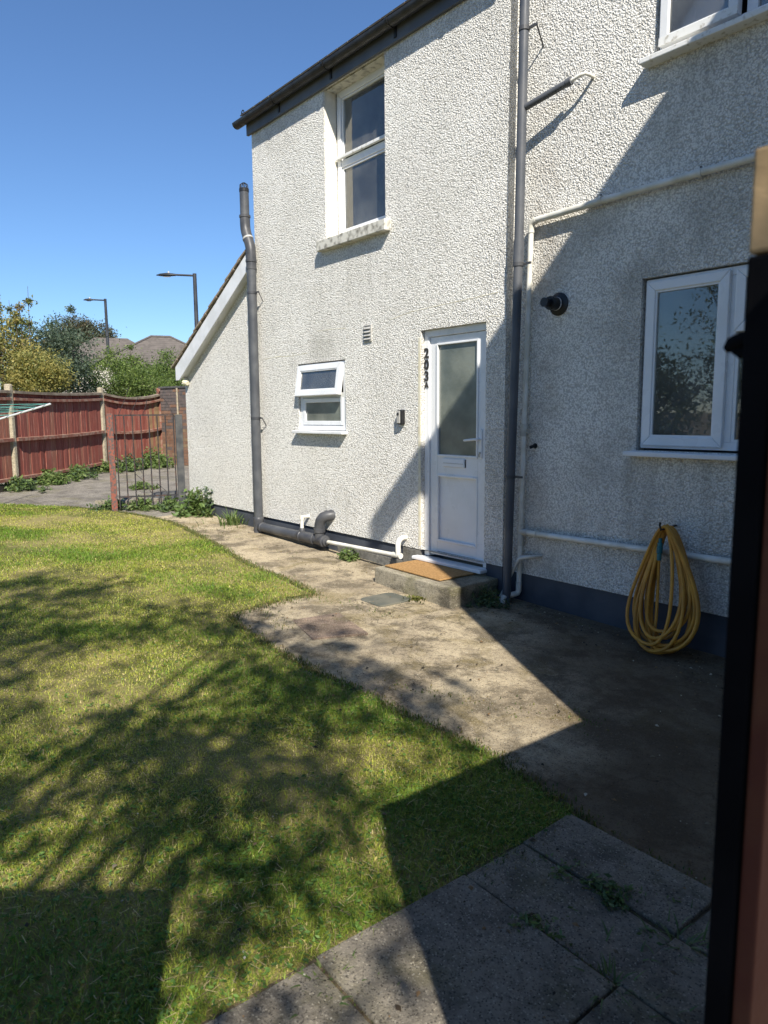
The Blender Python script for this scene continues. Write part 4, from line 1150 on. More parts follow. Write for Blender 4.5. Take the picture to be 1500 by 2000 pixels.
for i, pp in enumerate(PO):
    d = (PO[min(i + 1, 3)] - PO[min(i + 1, 3) - 1]).normalized()
    b = MB(); g_ = gz(pp.x)
    b.box(-0.055, 0.055, -0.06, 0.055, g_ - 0.2, g_ + (1.87 if i < 3 else 1.90))
    oriented(b, pp, d, 0).build("post", M['post'] if i < 3 else M['fencerail'], fence, bevel=0.025)
bm_cache = {}
fr = random.Random(4)
for pi in range(3):
    A, B = PO[pi], PO[pi + 1]
    L = (B - A).length; d = (B - A).normalized(); ang = math.atan2(d.y, d.x)
    nrm = Vector((d.y, -d.x))
    n = int((L - 0.12) / 0.095)
    sag = (0.0, 0.03, 0.10)[pi]
    for k in range(n):
        a = 0.07 + (L - 0.14) * (k + 0.5) / n
        q = A + d * a
        g_ = gz(q.x)
        mi = fr.randrange(4)
        key = mi
        if pi == 2 and k in (n - 1, n - 2, n - 4): key = 9
        if key not in bm_cache:
            t = MB(); t.box(-0.052, 0.052, -0.008, 0.008, 0, 1.0)
            me = bpy.data.meshes.new("board"); me.from_pydata(t.v, [], t.f); me.materials.append(M['fencebare'] if key == 9 else M['fence'][mi]); me.update(); bm_cache[key] = me
        top = g_ + 1.72 - sag * 4 * (a / L) * (1 - a / L)
        bot = g_ + 0.20 + fr.uniform(-0.01, 0.02)
        tw = fr.uniform(-0.10, 0.10)
        share(bm_cache[key], "board", fence, Vector((q.x, q.y, bot)) - fo + Vector((nrm.x, nrm.y, 0)) * fr.uniform(-0.008, 0.006), (fr.uniform(-.006, .006), fr.uniform(-.006, .006), ang + tw), (fr.uniform(0.9, 1.05), 1, top - bot))
    # rails on the garden side, capping on top
    for nm, h0, h1, out, m in (("capping", 1.71, 1.765, 0.075, M['fencecap']), ("rail", 1.585, 1.64, 0.075, M['fencerail']), ("rail", 0.86, 0.925, 0.085, M['fencerail']), ("rail", 0.165, 0.225, 0.075, M['fencerail'])):
        b = MB(); ns = 10
        for s_ in range(ns):
            a0, a1 = 0.056 + (L - 0.112) * s_ / ns, 0.056 + (L - 0.112) * (s_ + 1) / ns
            z0_ = [gz((A + d * aa).x) - (sag * 4 * (aa / L) * (1 - aa / L) if h0 > 1 else sag * 0.6 * 4 * (aa / L) * (1 - aa / L)) for aa in (a0, a1)]
            i0 = -0.05 if nm == "capping" else 0.012
            b.add([(a0, i0, z0_[0] + h0), (a1, i0, z0_[1] + h0), (a1, out, z0_[1] + h0), (a0, out, z0_[0] + h0), (a0, i0, z0_[0] + h1), (a1, i0, z0_[1] + h1), (a1, out, z0_[1] + h1 - 0.008), (a0, out, z0_[0] + h1 - 0.008)],
                  [(0, 1, 2, 3), (7, 6, 5, 4), (4, 5, 1, 0), (6, 7, 3, 2)] + ([(0, 3, 7, 4)] if s_ == 0 else []) + ([(5, 6, 2, 1)] if s_ == ns - 1 else []))
        oriented(b, A, d, 0).build(nm, m, fence)
    b = MB(); b.box(0.06, L - 0.06, -0.02, 0.015, gz(A.x) - 0.15, gz(A.x) + 0.155); oriented(b, A, d, 0).build("gravel_board", M['fencecap'], fence)

# ------------------------------------------------------------------ brick wall end behind the metal gate
bw = thing("brick_wall", (-16.9, 2.9, gz(-16.9)), "dark weathered brick wall end behind the metal gate", "wall")
bo = Vector(bw.location)
A = Vector((-17.72, 2.72)); d = Vector((0.94, 0.34)).normalized(); L = 1.7
b = MB(); b.box(0.004, L - 0.006, -0.2, 0.092, bo.z - 0.2, bo.z + 1.90); oriented(b, A, d, 0).build("mortar_core", M['mortar'], bw)
bmats = [simple("dark_brick", (0.085, 0.075, 0.072), (0.13, 0.10, 0.09), 8, 0.9, 0.6, 60), simple("brown_brick", (0.155, 0.085, 0.055), (0.20, 0.12, 0.08), 8, 0.9, 0.6, 60), simple("buff_brick", (0.24, 0.17, 0.10), (0.17, 0.115, 0.07), 8, 0.9, 0.6, 60)]
bmesh_ = []
for m in bmats:
    t = MB(); t.box(0.0, 0.215, -0.10, 0.0, 0, 0.065)
    me = bpy.data.meshes.new("brick"); me.from_pydata(t.v, [], t.f); me.materials.append(m); me.update(); bmesh_.append(me)
ang = math.atan2(d.y, d.x)
for c_ in range(25):
    for k in range(8):
        a = k * 0.225 - (0.1125 if c_ % 2 else 0)
        half = a < -0.01
        if half: a = 0.0
        if a + 0.215 > L: continue
        q = A + d * a
        r_ = rng.random()
        mi = (0 if r_ < 0.8 else 1) if c_ > 16 else (1 if r_ < 0.65 else (0 if r_ < 0.85 else 2))
        share(bmesh_[mi], "brick", bw, Vector((q.x, q.y, bo.z + 0.01 + c_ * 0.075)) - bo, (0, 0, ang + rng.uniform(-.004, .004)), (0.475 if half else 1, 1, 1))
b = MB(); b.box(-0.03, L + 0.03, -0.23, 0.13, bo.z + 1.90, bo.z + 1.945); oriented(b, A, d, 0).build("coping", M['oldwood'], bw, bevel=0.006)
b = MB(); q = A + d * 0.62; b.tube([(q.x + 0.125 * d.y, q.y - 0.125 * d.x, bo.z + 0.75), (q.x + 0.125 * d.y, q.y - 0.125 * d.x, bo.z + 1.9)], 0.022, 8); b.build("conduit", M['post'], bw, smooth=True)

# ------------------------------------------------------------------ metal garden gate
GL, GR = Vector((-10.59, -0.972)), Vector((-10.27, -0.075))
gt_ = thing("metal_gate", (GL.x, GL.y, gz(GL.x)), "rusty metal bar gate between two posts at the end of the house", "gate")
d = (GR - GL).normalized(); L = (GR - GL).length; zg = gz(-10.5)
b = MB(); b.box(-0.042, 0.042, -0.042, 0.042, zg - 0.2, zg + 1.42); oriented(b, GL, d, 0).build("post", M['rust'], gt_, bevel=0.006)["label"] = "flaking red and black gate post"
b = MB(); b.box(-0.05, 0.05, -0.05, 0.05, zg - 0.2, zg + 1.40); oriented(b, GR, d, 0).build("post", M['oldwood'], gt_, bevel=0.006)["label"] = "dark grey gate post against the house wall"
b = MB(); b.box(0.06, L - 0.06, -0.008, 0.008, zg + 1.385, zg + 1.405); oriented(b, GL, d, 0).build("rail", M['iron'], gt_)
b = MB(); b.box(0.06, L - 0.06, -0.008, 0.008, zg + 0.20, zg + 0.22); oriented(b, GL, d, 0).build("rail", M['iron'], gt_)
for k in range(8):
    a = 0.075 + (L - 0.15) * k / 7
    b = MB(); b.tube([(a, 0.0, zg + 0.04), (a, 0.0, zg + 1.384)], 0.010, 6); oriented(b, GL, d, 0).build("bar", M['iron'], gt_)
for k, (a0, z0_, a1, z1_) in enumerate([(0.12, 1.40, 0.28, 1.80), (0.28, 1.40, 0.40, 1.66), (0.45, 1.40, 0.52, 1.62), (0.62, 1.78, 0.90, 1.36), (0.30, 0.55, 0.52, 0.25), (0.60, 0.40, 0.80, 0.10), (0.25, 0.85, 0.40, 0.55)]):
    b = MB(); b.tube([(a0, 0.02, zg + z0_), ((a0 + a1) / 2 + 0.02, 0.025, zg + (z0_ + z1_) / 2 + 0.03), (a1, 0.02, zg + z1_)], 0.004, 5); oriented(b, GL, d, 0).build("loose_wire", M['iron'], gt_)
sl_ = thing("broken_slab", (-11.3, -0.2, gz(-11.3)), "broken grey slab edge lying behind the metal gate", "slab")
b = MB(); b.prism_z([(-11.6, -0.95), (-11.15, -0.55), (-11.2, 0.0), (-11.75, -0.35)], gz(-11.4) - 0.02, gz(-11.4) + 0.05); b.build("piece", M['slab'], sl_, bevel=0.006)
b = MB(); b.add([(-11.6, -0.2, gz(-11.4) + 0.0), (-11.2, 0.2, gz(-11.4)), (-11.35, 0.45, gz(-11.4) + 0.14), (-11.75, 0.1, gz(-11.4) + 0.10), (-11.6, -0.17, gz(-11.4) - 0.03), (-11.2, 0.23, gz(-11.4) - 0.03), (-11.35, 0.48, gz(-11.4) + 0.10), (-11.75, 0.13, gz(-11.4) + 0.06)],
             [(0, 1, 2, 3), (7, 6, 5, 4), (0, 4, 5, 1), (1, 5, 6, 2), (2, 6, 7, 3), (3, 7, 4, 0)]); b.build("tilted_piece", M['oldwood'], sl_)

# ------------------------------------------------------------------ rotary clothes line, mostly out of frame
HB = Vector((-10.62, -3.16)); zc = gz(HB.x)
cl = thing("rotary_clothes_line", (HB.x, HB.y, zc), "rotary clothes line arm with green lines reaching over the lawn", "clothes line")
b = MB(); b.tube([(HB.x, HB.y, zc - 0.2), (HB.x, HB.y, 1.75)], 0.022, 12); b.build("pole", M['aluminium'], cl, smooth=True)
tips = []
a0 = math.atan2(1.18, 0.93)
for k in range(4):
    a = a0 + k * math.pi / 2
    tip = Vector((HB.x + 1.5 * math.cos(a), HB.y + 1.5 * math.sin(a), 1.695)); hub = Vector((HB.x, HB.y, 1.27)); tips.append((hub, tip))
    b = MB(); b.tube([hub, tip], 0.0125, 8); b.build("arm", M['aluminium'], cl, smooth=True)
    b = MB(); b.tube([(HB.x, HB.y, 1.62), hub.lerp(tip, 0.45)], 0.007, 6); b.build("strut", M['aluminium'], cl, smooth=True)
for t_ in (0.42, 0.54, 0.66, 0.78, 0.88, 0.97):
    b = MB()
    for k in range(4):
        p0 = tips[k][0].lerp(tips[k][1], t_) + Vector((0, 0, 0.012)); p1 = tips[(k + 1) % 4][0].lerp(tips[(k + 1) % 4][1], t_) + Vector((0, 0, 0.012))
        b.tube([p0, p0.lerp(p1, 0.5) - Vector((0, 0, 0.02)), p1], 0.0035, 5)
    b.build("line", M['line'], cl)

# ------------------------------------------------------------------ the garden gate the picture is taken through
gg = thing("garden_gate", (-0.338, -2.36, gz(-0.3)), "open garden gate with shade-black edge close to the camera on the right", "gate")
zg = gz(-0.34); GT = 1.785
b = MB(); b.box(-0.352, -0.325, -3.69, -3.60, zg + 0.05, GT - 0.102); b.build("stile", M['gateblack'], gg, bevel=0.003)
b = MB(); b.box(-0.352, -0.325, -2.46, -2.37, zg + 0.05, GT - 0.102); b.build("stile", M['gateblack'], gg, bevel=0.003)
for z in (zg + 0.12, zg + 0.85, GT - 0.24):
    b = MB(); b.box(-0.350, -0.327, -3.599, -2.461, z, z + 0.10); b.build("rail", M['gateblack'], gg, bevel=0.003)
nb = 12
for k in range(nb):
    y0 = -3.686 + k * (1.314 / nb)
    b = MB(); b.box(-0.3235, -0.303, y0 + 0.002, y0 + 1.314 / nb - 0.002, zg + 0.05 + rng.uniform(-.004, .004), GT - 0.106 + rng.uniform(-.003, .003)); b.build("board", M['gatewood'], gg, bevel=0.003)
b = MB(); b.box(-0.352, -0.303, -3.69, -2.37, GT - 0.10, GT); b.build("sunlit_top", M['topwood'], gg, bevel=0.004)  # upper end of the gate edge, tan to paint in sunlight
b = MB(); b.tube([(-0.349, -3.678, 1.604), (-0.358, -3.679, 1.603), (-0.367, -3.680, 1.599), (-0.373, -3.680, 1.594)], [0.008, 0.0085, 0.008, 0.004], 10)
b.tube([(-0.349, -3.679, 1.592), (-0.358, -3.679, 1.590), (-0.365, -3.680, 1.594)], [0.007, 0.006, 0.004], 8)
b.build("latch", M['gateblack'], gg, smooth=True)

b = MB(); b.box(-0.372, -0.3005, -2.455, -2.30, gz(-0.3) - 0.2, 1.76); o = b.build("added_shade_post", M['gateblack'], bevel=0.004)  # added to stop sun slipping between gate and wing
tag(o, "dark post added outside the picture to close the lit gap at the gate hinge", "post")
b = MB(); b.box(-0.055, 0.02, -3.865, -3.775, gz(0) - 0.2, 1.93); o = b.build("added_shade_post", M['gatewood'], bevel=0.004)  # unseen post, added to keep the sun off the gate boards
tag(o, "brown post added outside the picture to shade the gate boards", "post")

# board panel behind the camera's left shoulder, added to cast the lower-left shadow
shade_panel = thing("garden_gate", (-0.47, -4.58, gz(-0.4)), "board panel added outside the picture to cast the lower-left shadow", "gate")
A = Vector((-0.43, -4.50)); d = Vector((-0.64, -0.77)).normalized(); L = 1.25; zg = gz(-0.5)
for k in range(11):
    b = MB(); b.box(k * L / 11 + 0.002, (k + 1) * L / 11 - 0.002, 0, 0.02, zg + 0.05, zg + 1.83); oriented(b, A, d, 0).build("board", M['gatewood'], shade_panel, bevel=0.003)
for z in (0.2, 0.95, 1.6):
    b = MB(); b.box(0, L, -0.03, -0.002, zg + z, zg + z + 0.1); oriented(b, A, d, 0).build("rail", M['gateblack'], shade_panel)

# ------------------------------------------------------------------ street lamps beyond the fence
def lamp(dist, az, top, label, arm, head):
    h = math.hypot(*az)
    x, y = CAM.x + az[0] / h * dist, CAM.y + az[1] / h * dist
    g_ = gz(x)
    t = thing("street_lamp", (x, y, g_), label, "street lamp", "street lamps beyond the fence")
    b = MB(); b.tube([(x, y, g_), (x, y, g_ + 1.2), (x, y, g_ + 1.25), (x, y, top)], [0.11, 0.11, 0.09, 0.065], 12); b.build("column", M['lamp'], t, smooth=True)
    e = (x - rgt.x * arm, y - rgt.y * arm)
    b = MB(); b.tube([(x, y, top - 0.07), (e[0], e[1], top - 0.04)], 0.035, 10); b.build("arm", M['lamp'], t, smooth=True)
    hd_ = MB()
    c0 = Vector((e[0], e[1], top - 0.05)); ax = Vector((-rgt.x, -rgt.y, 0))
    n = 12
    prof_ = [(0, 0.05, 0.04), (0.08, 0.09, 0.055), (head * 0.45, 0.14, 0.085), (head * 0.8, 0.12, 0.06), (head, 0.04, 0.02)]
    base = len(hd_.v)
    sd_ = Vector((-ax.y, ax.x, 0))
    for dd, rw, rh in prof_:
        for q in range(n):
            a = 2 * math.pi * q / n
            zz = math.sin(a) * rh
            if zz < 0: zz *= 0.45
            hd_.v.append(tuple(c0 + ax * dd + sd_ * rw * math.cos(a) + Vector((0, 0, zz))))
    for k in range(len(prof_) - 1):
        for q in range(n):
            b2 = (q + 1) % n
            hd_.f.append((base + k * n + q, base + k * n + b2, base + (k + 1) * n + b2, base + (k + 1) * n + q))
    hd_.f.append(tuple(base + q for q in range(n))); hd_.f.append(tuple(base + (len(prof_) - 1) * n + q for q in range(n)))
    ho = hd_.build("lamp_head", M['lamp'], t, smooth=True)
    b = MB(); b.box(-0.1, 0.1, -0.06, 0.06, 0, 0.02)
    b.v = [tuple(c0 + ax * (head * 0.5 + a_ * head * 1.6) + sd_ * b_ + Vector((0, 0, -0.055 + c_))) for a_, b_, c_ in b.v]
    b.build("lens", M['lens'], ho)
    b = MB(); b.disc_lathe(c0 + ax * head * 0.4 + Vector((0, 0, 0.07)), (0, 0, 1), [(0, 0.035), (0.05, 0.035), (0.07, 0.01)], 10); b.build("photocell", M['lens'], ho, smooth=True)


lamp(27.0, (-0.909, 0.417), 1.53 + 27.0 * 0.183 + 0.02, "black street lamp rising behind the sloping lean-to roof", 0.62, 0.72)
lamp(39.0, (-0.950, 0.314), 1.53 + 39.0 * 0.147 + 0.02, "black street lamp standing behind the shrubs, farther from the house", 0.55, 0.52)

# ------------------------------------------------------------------ houses beyond
fh = thing("far_house", (-46, 15, gz(-46)), "distant brown tiled hipped-roof house behind the green bush", "house")


def ppt(px, py, dist):
    """a point of the far house, set out along its bearing from the garden"""
    f_ = 1405.33
    dd = fwd + r2 * ((px - 750) / f_) - u2 * ((py - 1000) / f_)
    dd = dd / math.hypot(dd.x, dd.y)
    return CAM + dd * dist


fd = Vector((-0.94, 0.34, 0)).normalized(); fs = Vector((0.34, 0.94, 0)).normalized()
C0 = Vector((CAM.x, CAM.y, 0)) + Vector((-0.9355, 0.3533, 0)) * 50
EZ, RZ = 4.40, 6.63


def hip(mbw, c, hw, hd_, ez, rz, rl):
    """hipped block: returns roof quads"""
    P_ = lambda a, b, z: tuple(c + fs * a + fd * b + Vector((0, 0, z)))
    e = [P_(-hw, -hd_, ez), P_(hw, -hd_, ez), P_(hw, hd_, ez), P_(-hw, hd_, ez)]
    r = [P_(-rl, 0, rz), P_(rl, 0, rz)]
    mbw.add(e + r, [(0, 1, 5, 4), (1, 2, 5), (2, 3, 4, 5), (3, 0, 4)])


def far_roof_mat():
    k = NT("far_roof_tiles")
    x, y, z = k.xyz()
    lines = k.math('FRACT', k.math('MULTIPLY', z, 6.5))
    c = k.mix(k.ramp(k.noise(3, 4), 0.35, 0.65), (0.105, 0.092, 0.082), (0.14, 0.122, 0.108))
    c = k.mix(k.math('MULTIPLY', k.ramp(lines, 0.0, 0.25, lo=1, hi=0), 0.45), c, (0.06, 0.05, 0.045))
    k.col(c, 0.9, 0.2); k.bump(lines, 0.6, 0.05)
    return k.m


M['farroof'] = far_roof_mat()
rb = MB(); hip(rb, C0 + fs * 1.15, 4.3, 4.0, EZ, RZ, 0.62); hr1 = rb.build("roof", M['farroof'], fh)
rb = MB(); hip(rb, C0 - fs * 1.9 + fd * 0.3, 4.0, 3.9, EZ, RZ - 0.10, 1.0); rb.build("roof", M['farroof'], fh)
b = MB()
P_ = lambda a, bb, z: C0 + fs * (1.15 + a) + fd * bb + Vector((0, 0, z))
b.tube([P_(-0.62, 0, RZ + 0.03), P_(0.62, 0, RZ + 0.03)], 0.08, 8); b.tube([P_(0.62, 0, RZ + 0.03), P_(4.3, -4.0, EZ + 0.05)], 0.07, 8); b.tube([P_(-0.62, 0, RZ + 0.03), P_(-4.3, -4.0, EZ + 0.05)], 0.07, 8)
b.build("ridge_tiles", M['slate'], hr1)
wl_ = MB()
for c_, hw, hd_ in ((C0 + fs * 1.15, 3.2, 3.2), (C0 - fs * 2.1 + fd * 0.6, 3.1, 3.3)):
    q = [c_ - fs * hw - fd * hd_, c_ + fs * hw - fd * hd_, c_ + fs * hw + fd * hd_, c_ - fs * hw + fd * hd_]
    z0_, z1_ = gz(-50) - 0.3, EZ
    wl_.add([(v.x, v.y, z0_) for v in q] + [(v.x, v.y, z1_) for v in q], [(0, 1, 5, 4), (1, 2, 6, 5), (2, 3, 7, 6), (3, 0, 4, 7)])
wl_.build("wall", M['farwall'], fh)
for k in (-1.6, 1.5):
    c_ = C0 + fs * (1.15 + k) - fd * 3.22
    b = MB(); b.add([tuple(c_ + fs * a + Vector((0, 0, z))) for a, z in ((-0.7, 2.0), (0.7, 2.0), (0.7, 3.3), (-0.7, 3.3))], [(0, 1, 2, 3)]); wf = b.build("window", M['room'], fh)
    b = MB()
    for a, z in ((-0.7, 2.65), (0.7, 2.65)): b.box(-0.04, 0.04, -0.04, 0.04, -0.7, 0.7); b.v[-8:] = [tuple(c_ - fd * 0.05 + fs * (a + x_) + fd * y_ + Vector((0, 0, z + z_))) for x_, y_, z_ in b.v[-8:]]
    b.build("frame", M['upvc'], wf)
# low gabled porch whose white boards show between the bushes
pc = ppt(178, 712, 34.0)
ph = thing("garage", (pc.x, pc.y, gz(pc.x)), "small distant gable with white boards glimpsed between the bushes", "garage")
s_ = rgt.copy(); 
zt = pc.z - 0.35
b = MB(); b.add([tuple(Vector((pc.x, pc.y, 0)) + s_ * a + fd * bb + Vector((0, 0, z))) for bb in (0, 5) for a, z in ((-1.1, 0.4), (1.1, 0.4), (1.1, zt), (0.45, zt + 0.45), (-0.3, zt - 0.05), (-1.1, zt - 0.05))], [(0, 1, 2, 3, 4, 5), (11, 10, 9, 8, 7, 6), (1, 7, 8, 2), (0, 5, 11, 6)])
b.build("wall", M['farwall'], ph)
b = MB(); b.add([tuple(Vector((pc.x, pc.y, 0)) + s_ * a + fd * bb + Vector((0, 0, z))) for bb in (-0.15, 5) for a, z in ((1.2, zt + 0.0), (0.45, zt + 0.52), (-0.3, zt + 0.02))], [(0, 1, 4, 3), (1, 2, 5, 4)]); b.build("roof", M['farroof'], ph)


# ------------------------------------------------------------------ trees and bushes
def tree(name, label, cat, base, crown_c, rad, nclump, per, size, tints, seed, spread=0.3, trunk_r=0.10, limbs=7, group=None, shell=0.55, shoots=0):
    base = Vector(base); r = random.Random(seed)
    t = thing(name, base, label, cat, group)
    cs = []
    while len(cs) < nclump:
        p_ = Vector((r.uniform(-1, 1), r.uniform(-1, 1), r.uniform(-1, 1)))
        if p_.length > 1 or (p_.length < shell and r.random() < 0.7): continue
        k = 0.85 + 0.25 * math.sin(3.1 * math.atan2(p_.y, p_.x) + seed) * math.cos(2.3 * p_.z + seed)
        cs.append(Vector(crown_c) + Vector((p_.x * rad[0], p_.y * rad[1], p_.z * rad[2])) * k)
    tb = MB()
    top = Vector(crown_c)
    tb.tube([base - Vector((0, 0, 0.2)), base.lerp(top, 0.35) + Vector((r.uniform(-.1, .1), r.uniform(-.1, .1), 0)), top, top + Vector((r.uniform(-.2, .2), 0, rad[2] * 0.6))], [trunk_r * 1.2, trunk_r, trunk_r * 0.6, trunk_r * 0.15], 8)
    for i in range(limbs):
        e = cs[(i * 7) % len(cs)]
        s = base.lerp(top, r.uniform(0.25, 0.9))
        m = s.lerp(e, 0.5) + Vector((r.uniform(-.2, .2), r.uniform(-.2, .2), r.uniform(0, .3)))
        tb.tube([s, m, e], [trunk_r * 0.5, trunk_r * 0.32, trunk_r * 0.1], 6)
    spr = [spread * r.uniform(0.6, 1.3) for _ in cs]
    C = [tuple(c) for c in cs]
    for i in range(shoots):                          # upright leafy shoots
        a = r.uniform(-1, 1); sx = Vector(crown_c) + rgt * a * rad[0] * 0.8 + Vector((0, 0, rad[2] * 0.7))
        hh = r.uniform(0.3, 1.0); lx = r.uniform(-.18, .18)
        for k in range(2):
            C.append(tuple(sx + Vector((lx * k, 0, hh * (k + r.random()) / 2)))); spr.append(0.055)
        tb.tube([sx - Vector((0, 0, 0.8)), sx + Vector((lx, 0, hh))], [0.012, 0.004], 5)
    tb.build("trunk", M['bark'], t, smooth=True)
    v, f, c = leaf_cloud(C, np.array(spr), per, size, tints, seed)
    np_mesh("crown", v, f, M['leaf'], t, cols=c)
    return t


def bearing(px, dist):
    p_ = ppt(px, 800, dist)
    return (p_.x, p_.y, gz(p_.x))


def at(px, py, dist):
    p_ = ppt(px, py, dist); return (p_.x, p_.y, p_.z)


GRP = "trees and bushes beyond the fence"
YEL = [(0.28, 0.26, 0.075), (0.20, 0.215, 0.07), (0.33, 0.28, 0.085), (0.14, 0.165, 0.06), (0.22, 0.17, 0.08)]
DRK = [(0.075, 0.11, 0.075), (0.105, 0.145, 0.095), (0.145, 0.18, 0.115), (0.055, 0.08, 0.06)]
OAK = [(0.085, 0.09, 0.05), (0.11, 0.105, 0.06), (0.06, 0.07, 0.042), (0.12, 0.10, 0.06)]
GRN = [(0.135, 0.20, 0.045), (0.11, 0.17, 0.04), (0.18, 0.235, 0.065), (0.07, 0.11, 0.033)]
tree("yellow_shrub", "yellow-green shrub with upright shoots above the fence at the left edge", "shrub", bearing(5, 19.5), at(0, 700, 19.5), (0.95, 1.0, 1.1), 90, 130, 0.036, YEL, 3, 0.17, 0.05, 12, GRP, shoots=9)
tree("yellow_shrub", "low mustard-yellow shrub directly behind the wide fence panel", "shrub", bearing(85, 18.6), at(75, 728, 18.6), (0.75, 0.7, 0.55), 70, 120, 0.032, YEL[:3], 31, 0.14, 0.05, 8, GRP)
tree("dark_bush", "dense dark blue-green bush rising behind the middle of the fence", "bush", bearing(110, 21.5), at(100, 708, 21.5), (1.25, 1.2, 1.15), 150, 150, 0.036, DRK, 5, 0.17, 0.08, 14, GRP, shoots=3)
tree("round_tree", "broad dark round-topped tree far behind the shrubs", "tree", bearing(160, 62), at(160, 675, 62), (2.5, 2.6, 2.0), 190, 160, 0.085, OAK, 8, 0.34, 0.25, 10, GRP, shell=0.75)
tree("green_bush", "bright green leafy bush behind the fence under the tiled roof", "bush", bearing(235, 23.0), at(228, 742, 23.0), (1.0, 1.2, 0.85), 110, 130, 0.034, GRN, 13, 0.17, 0.06, 9, GRP, shoots=1)
tree("green_bush", "fresh green bush beside the lean-to, close to the brick wall", "bush", bearing(325, 24.0), at(335, 742, 24.0), (1.15, 1.2, 0.9), 110, 130, 0.034, GRN, 17, 0.17, 0.06, 9, GRP)
tree("green_bush", "pale green sprawling bush low behind the sagging fence panel", "bush", bearing(280, 22.0), at(280, 752, 22.0), (0.9, 0.8, 0.55), 70, 120, 0.032, GRN, 19, 0.15, 0.05, 6, GRP)
# more of the same beyond the edges of the picture
tree("dark_bush", "dark bush beyond the fence outside the left edge", "bush", bearing(-190, 20), at(-190, 700, 20), (1.6, 1.5, 1.4), 60, 110, 0.06, DRK, 41, 0.26, 0.08, 8, GRP)
tree("green_bush", "green bush beyond the fence hidden behind the house", "bush", bearing(470, 26), at(470, 730, 26), (1.8, 1.6, 1.2), 60, 100, 0.06, GRN, 43, 0.26, 0.08, 8, GRP)

# the tall tree behind the camera whose shade dapples the lawn
TINT = [(0.07, 0.11, 0.03), (0.09, 0.13, 0.035), (0.11, 0.12, 0.04)]


def shade_tree():
    base = Vector((2.7, -8.2, gz(2.7)))
    t = thing("shade_tree", base, "tall spreading tree behind the camera that dapples the lawn with shade", "tree")
    r = random.Random(77)
    tb = MB()
    tb.tube([base - Vector((0, 0, 0.2)), base + Vector((0.05, 0.1, 1.6)), base + Vector((-0.1, 0.05, 3.2)), base + Vector((0, 0.1, 5.5)), base + Vector((0.1, 0, 8.0))], [0.28, 0.22, 0.19, 0.13, 0.05], 10)
    C, S = [], []
    # clumps are set where their shade falls on the grass: s = along the light, so every crown level is filled
    while len(C) < 165:
        gx, gy = r.uniform(-7.6, -1.2), r.uniform(-6.2, -1.3)
        lim = -1.55 - 0.20 * (abs(gx + 3.2)) + r.uniform(-0.25, 0.10)
        if gy > lim: continue
        if gx > -2.35 and gy < -2.7 and r.random() < 0.70: continue
        if math.sin(1.7 * gx + 2.3 * gy) + math.sin(2.9 * gx - 1.1 * gy + 1.0) < -0.35: continue
        h = r.uniform(3.2, 8.6)
        p_ = Vector((gx + 1.95 / 2.0 * h, gy - h / 2.0, h))
        dxy = math.hypot(p_.x - base.x, p_.y - base.y)
        if dxy > 3.9: continue
        C.append(p_); S.append(r.uniform(0.12, 0.30))
    for i, e in enumerate(C):
        if i % 3: continue
        s = base + Vector((0, 0, min(7.5, max(1.8, e.z * 0.62))))
        m = s.lerp(e, 0.55) + Vector((r.uniform(-.25, .25), r.uniform(-.25, .25), r.uniform(-.1, .35)))
        tb.tube([s, m, e], [0.06, 0.035, 0.012], 6)
    tb.build("trunk", M['bark'], t, smooth=True)
    v, f, c = leaf_cloud([tuple(p_) for p_ in C], np.array(S), 80, 0.062, TINT, 5)
    np_mesh("crown", v, f, M['leaf'], t, cols=c)


shade_tree()
# garden boundary behind the camera: it is what the panes mirror
for i, (x, y, h, rr, lab) in enumerate([(-7.6, -12.6, 5.6, 2.0, "tall green tree behind the garden, mirrored in the casement"), (-10.2, -12.0, 3.0, 1.7, "broad bush behind the garden beside the tall mirrored tree"),
                                        (-16.8, -12.5, 4.6, 2.4, "bushy tree behind the garden facing the door"), (-22.5, -11.0, 3.6, 2.2, "low bushy tree behind the far end of the garden"),
                                        (-3.2, -14.0, 3.4, 1.9, "small tree behind the garden nearest the wing")]):
    tree("boundary_tree", lab, "tree", (x, y, gz(x)), (x, y, h * 0.58), (rr * 0.85, rr * 0.7, h * 0.46), 95, 80, 0.06, TINT, 90 + i, 0.24, 0.09, 22, "trees behind the garden")


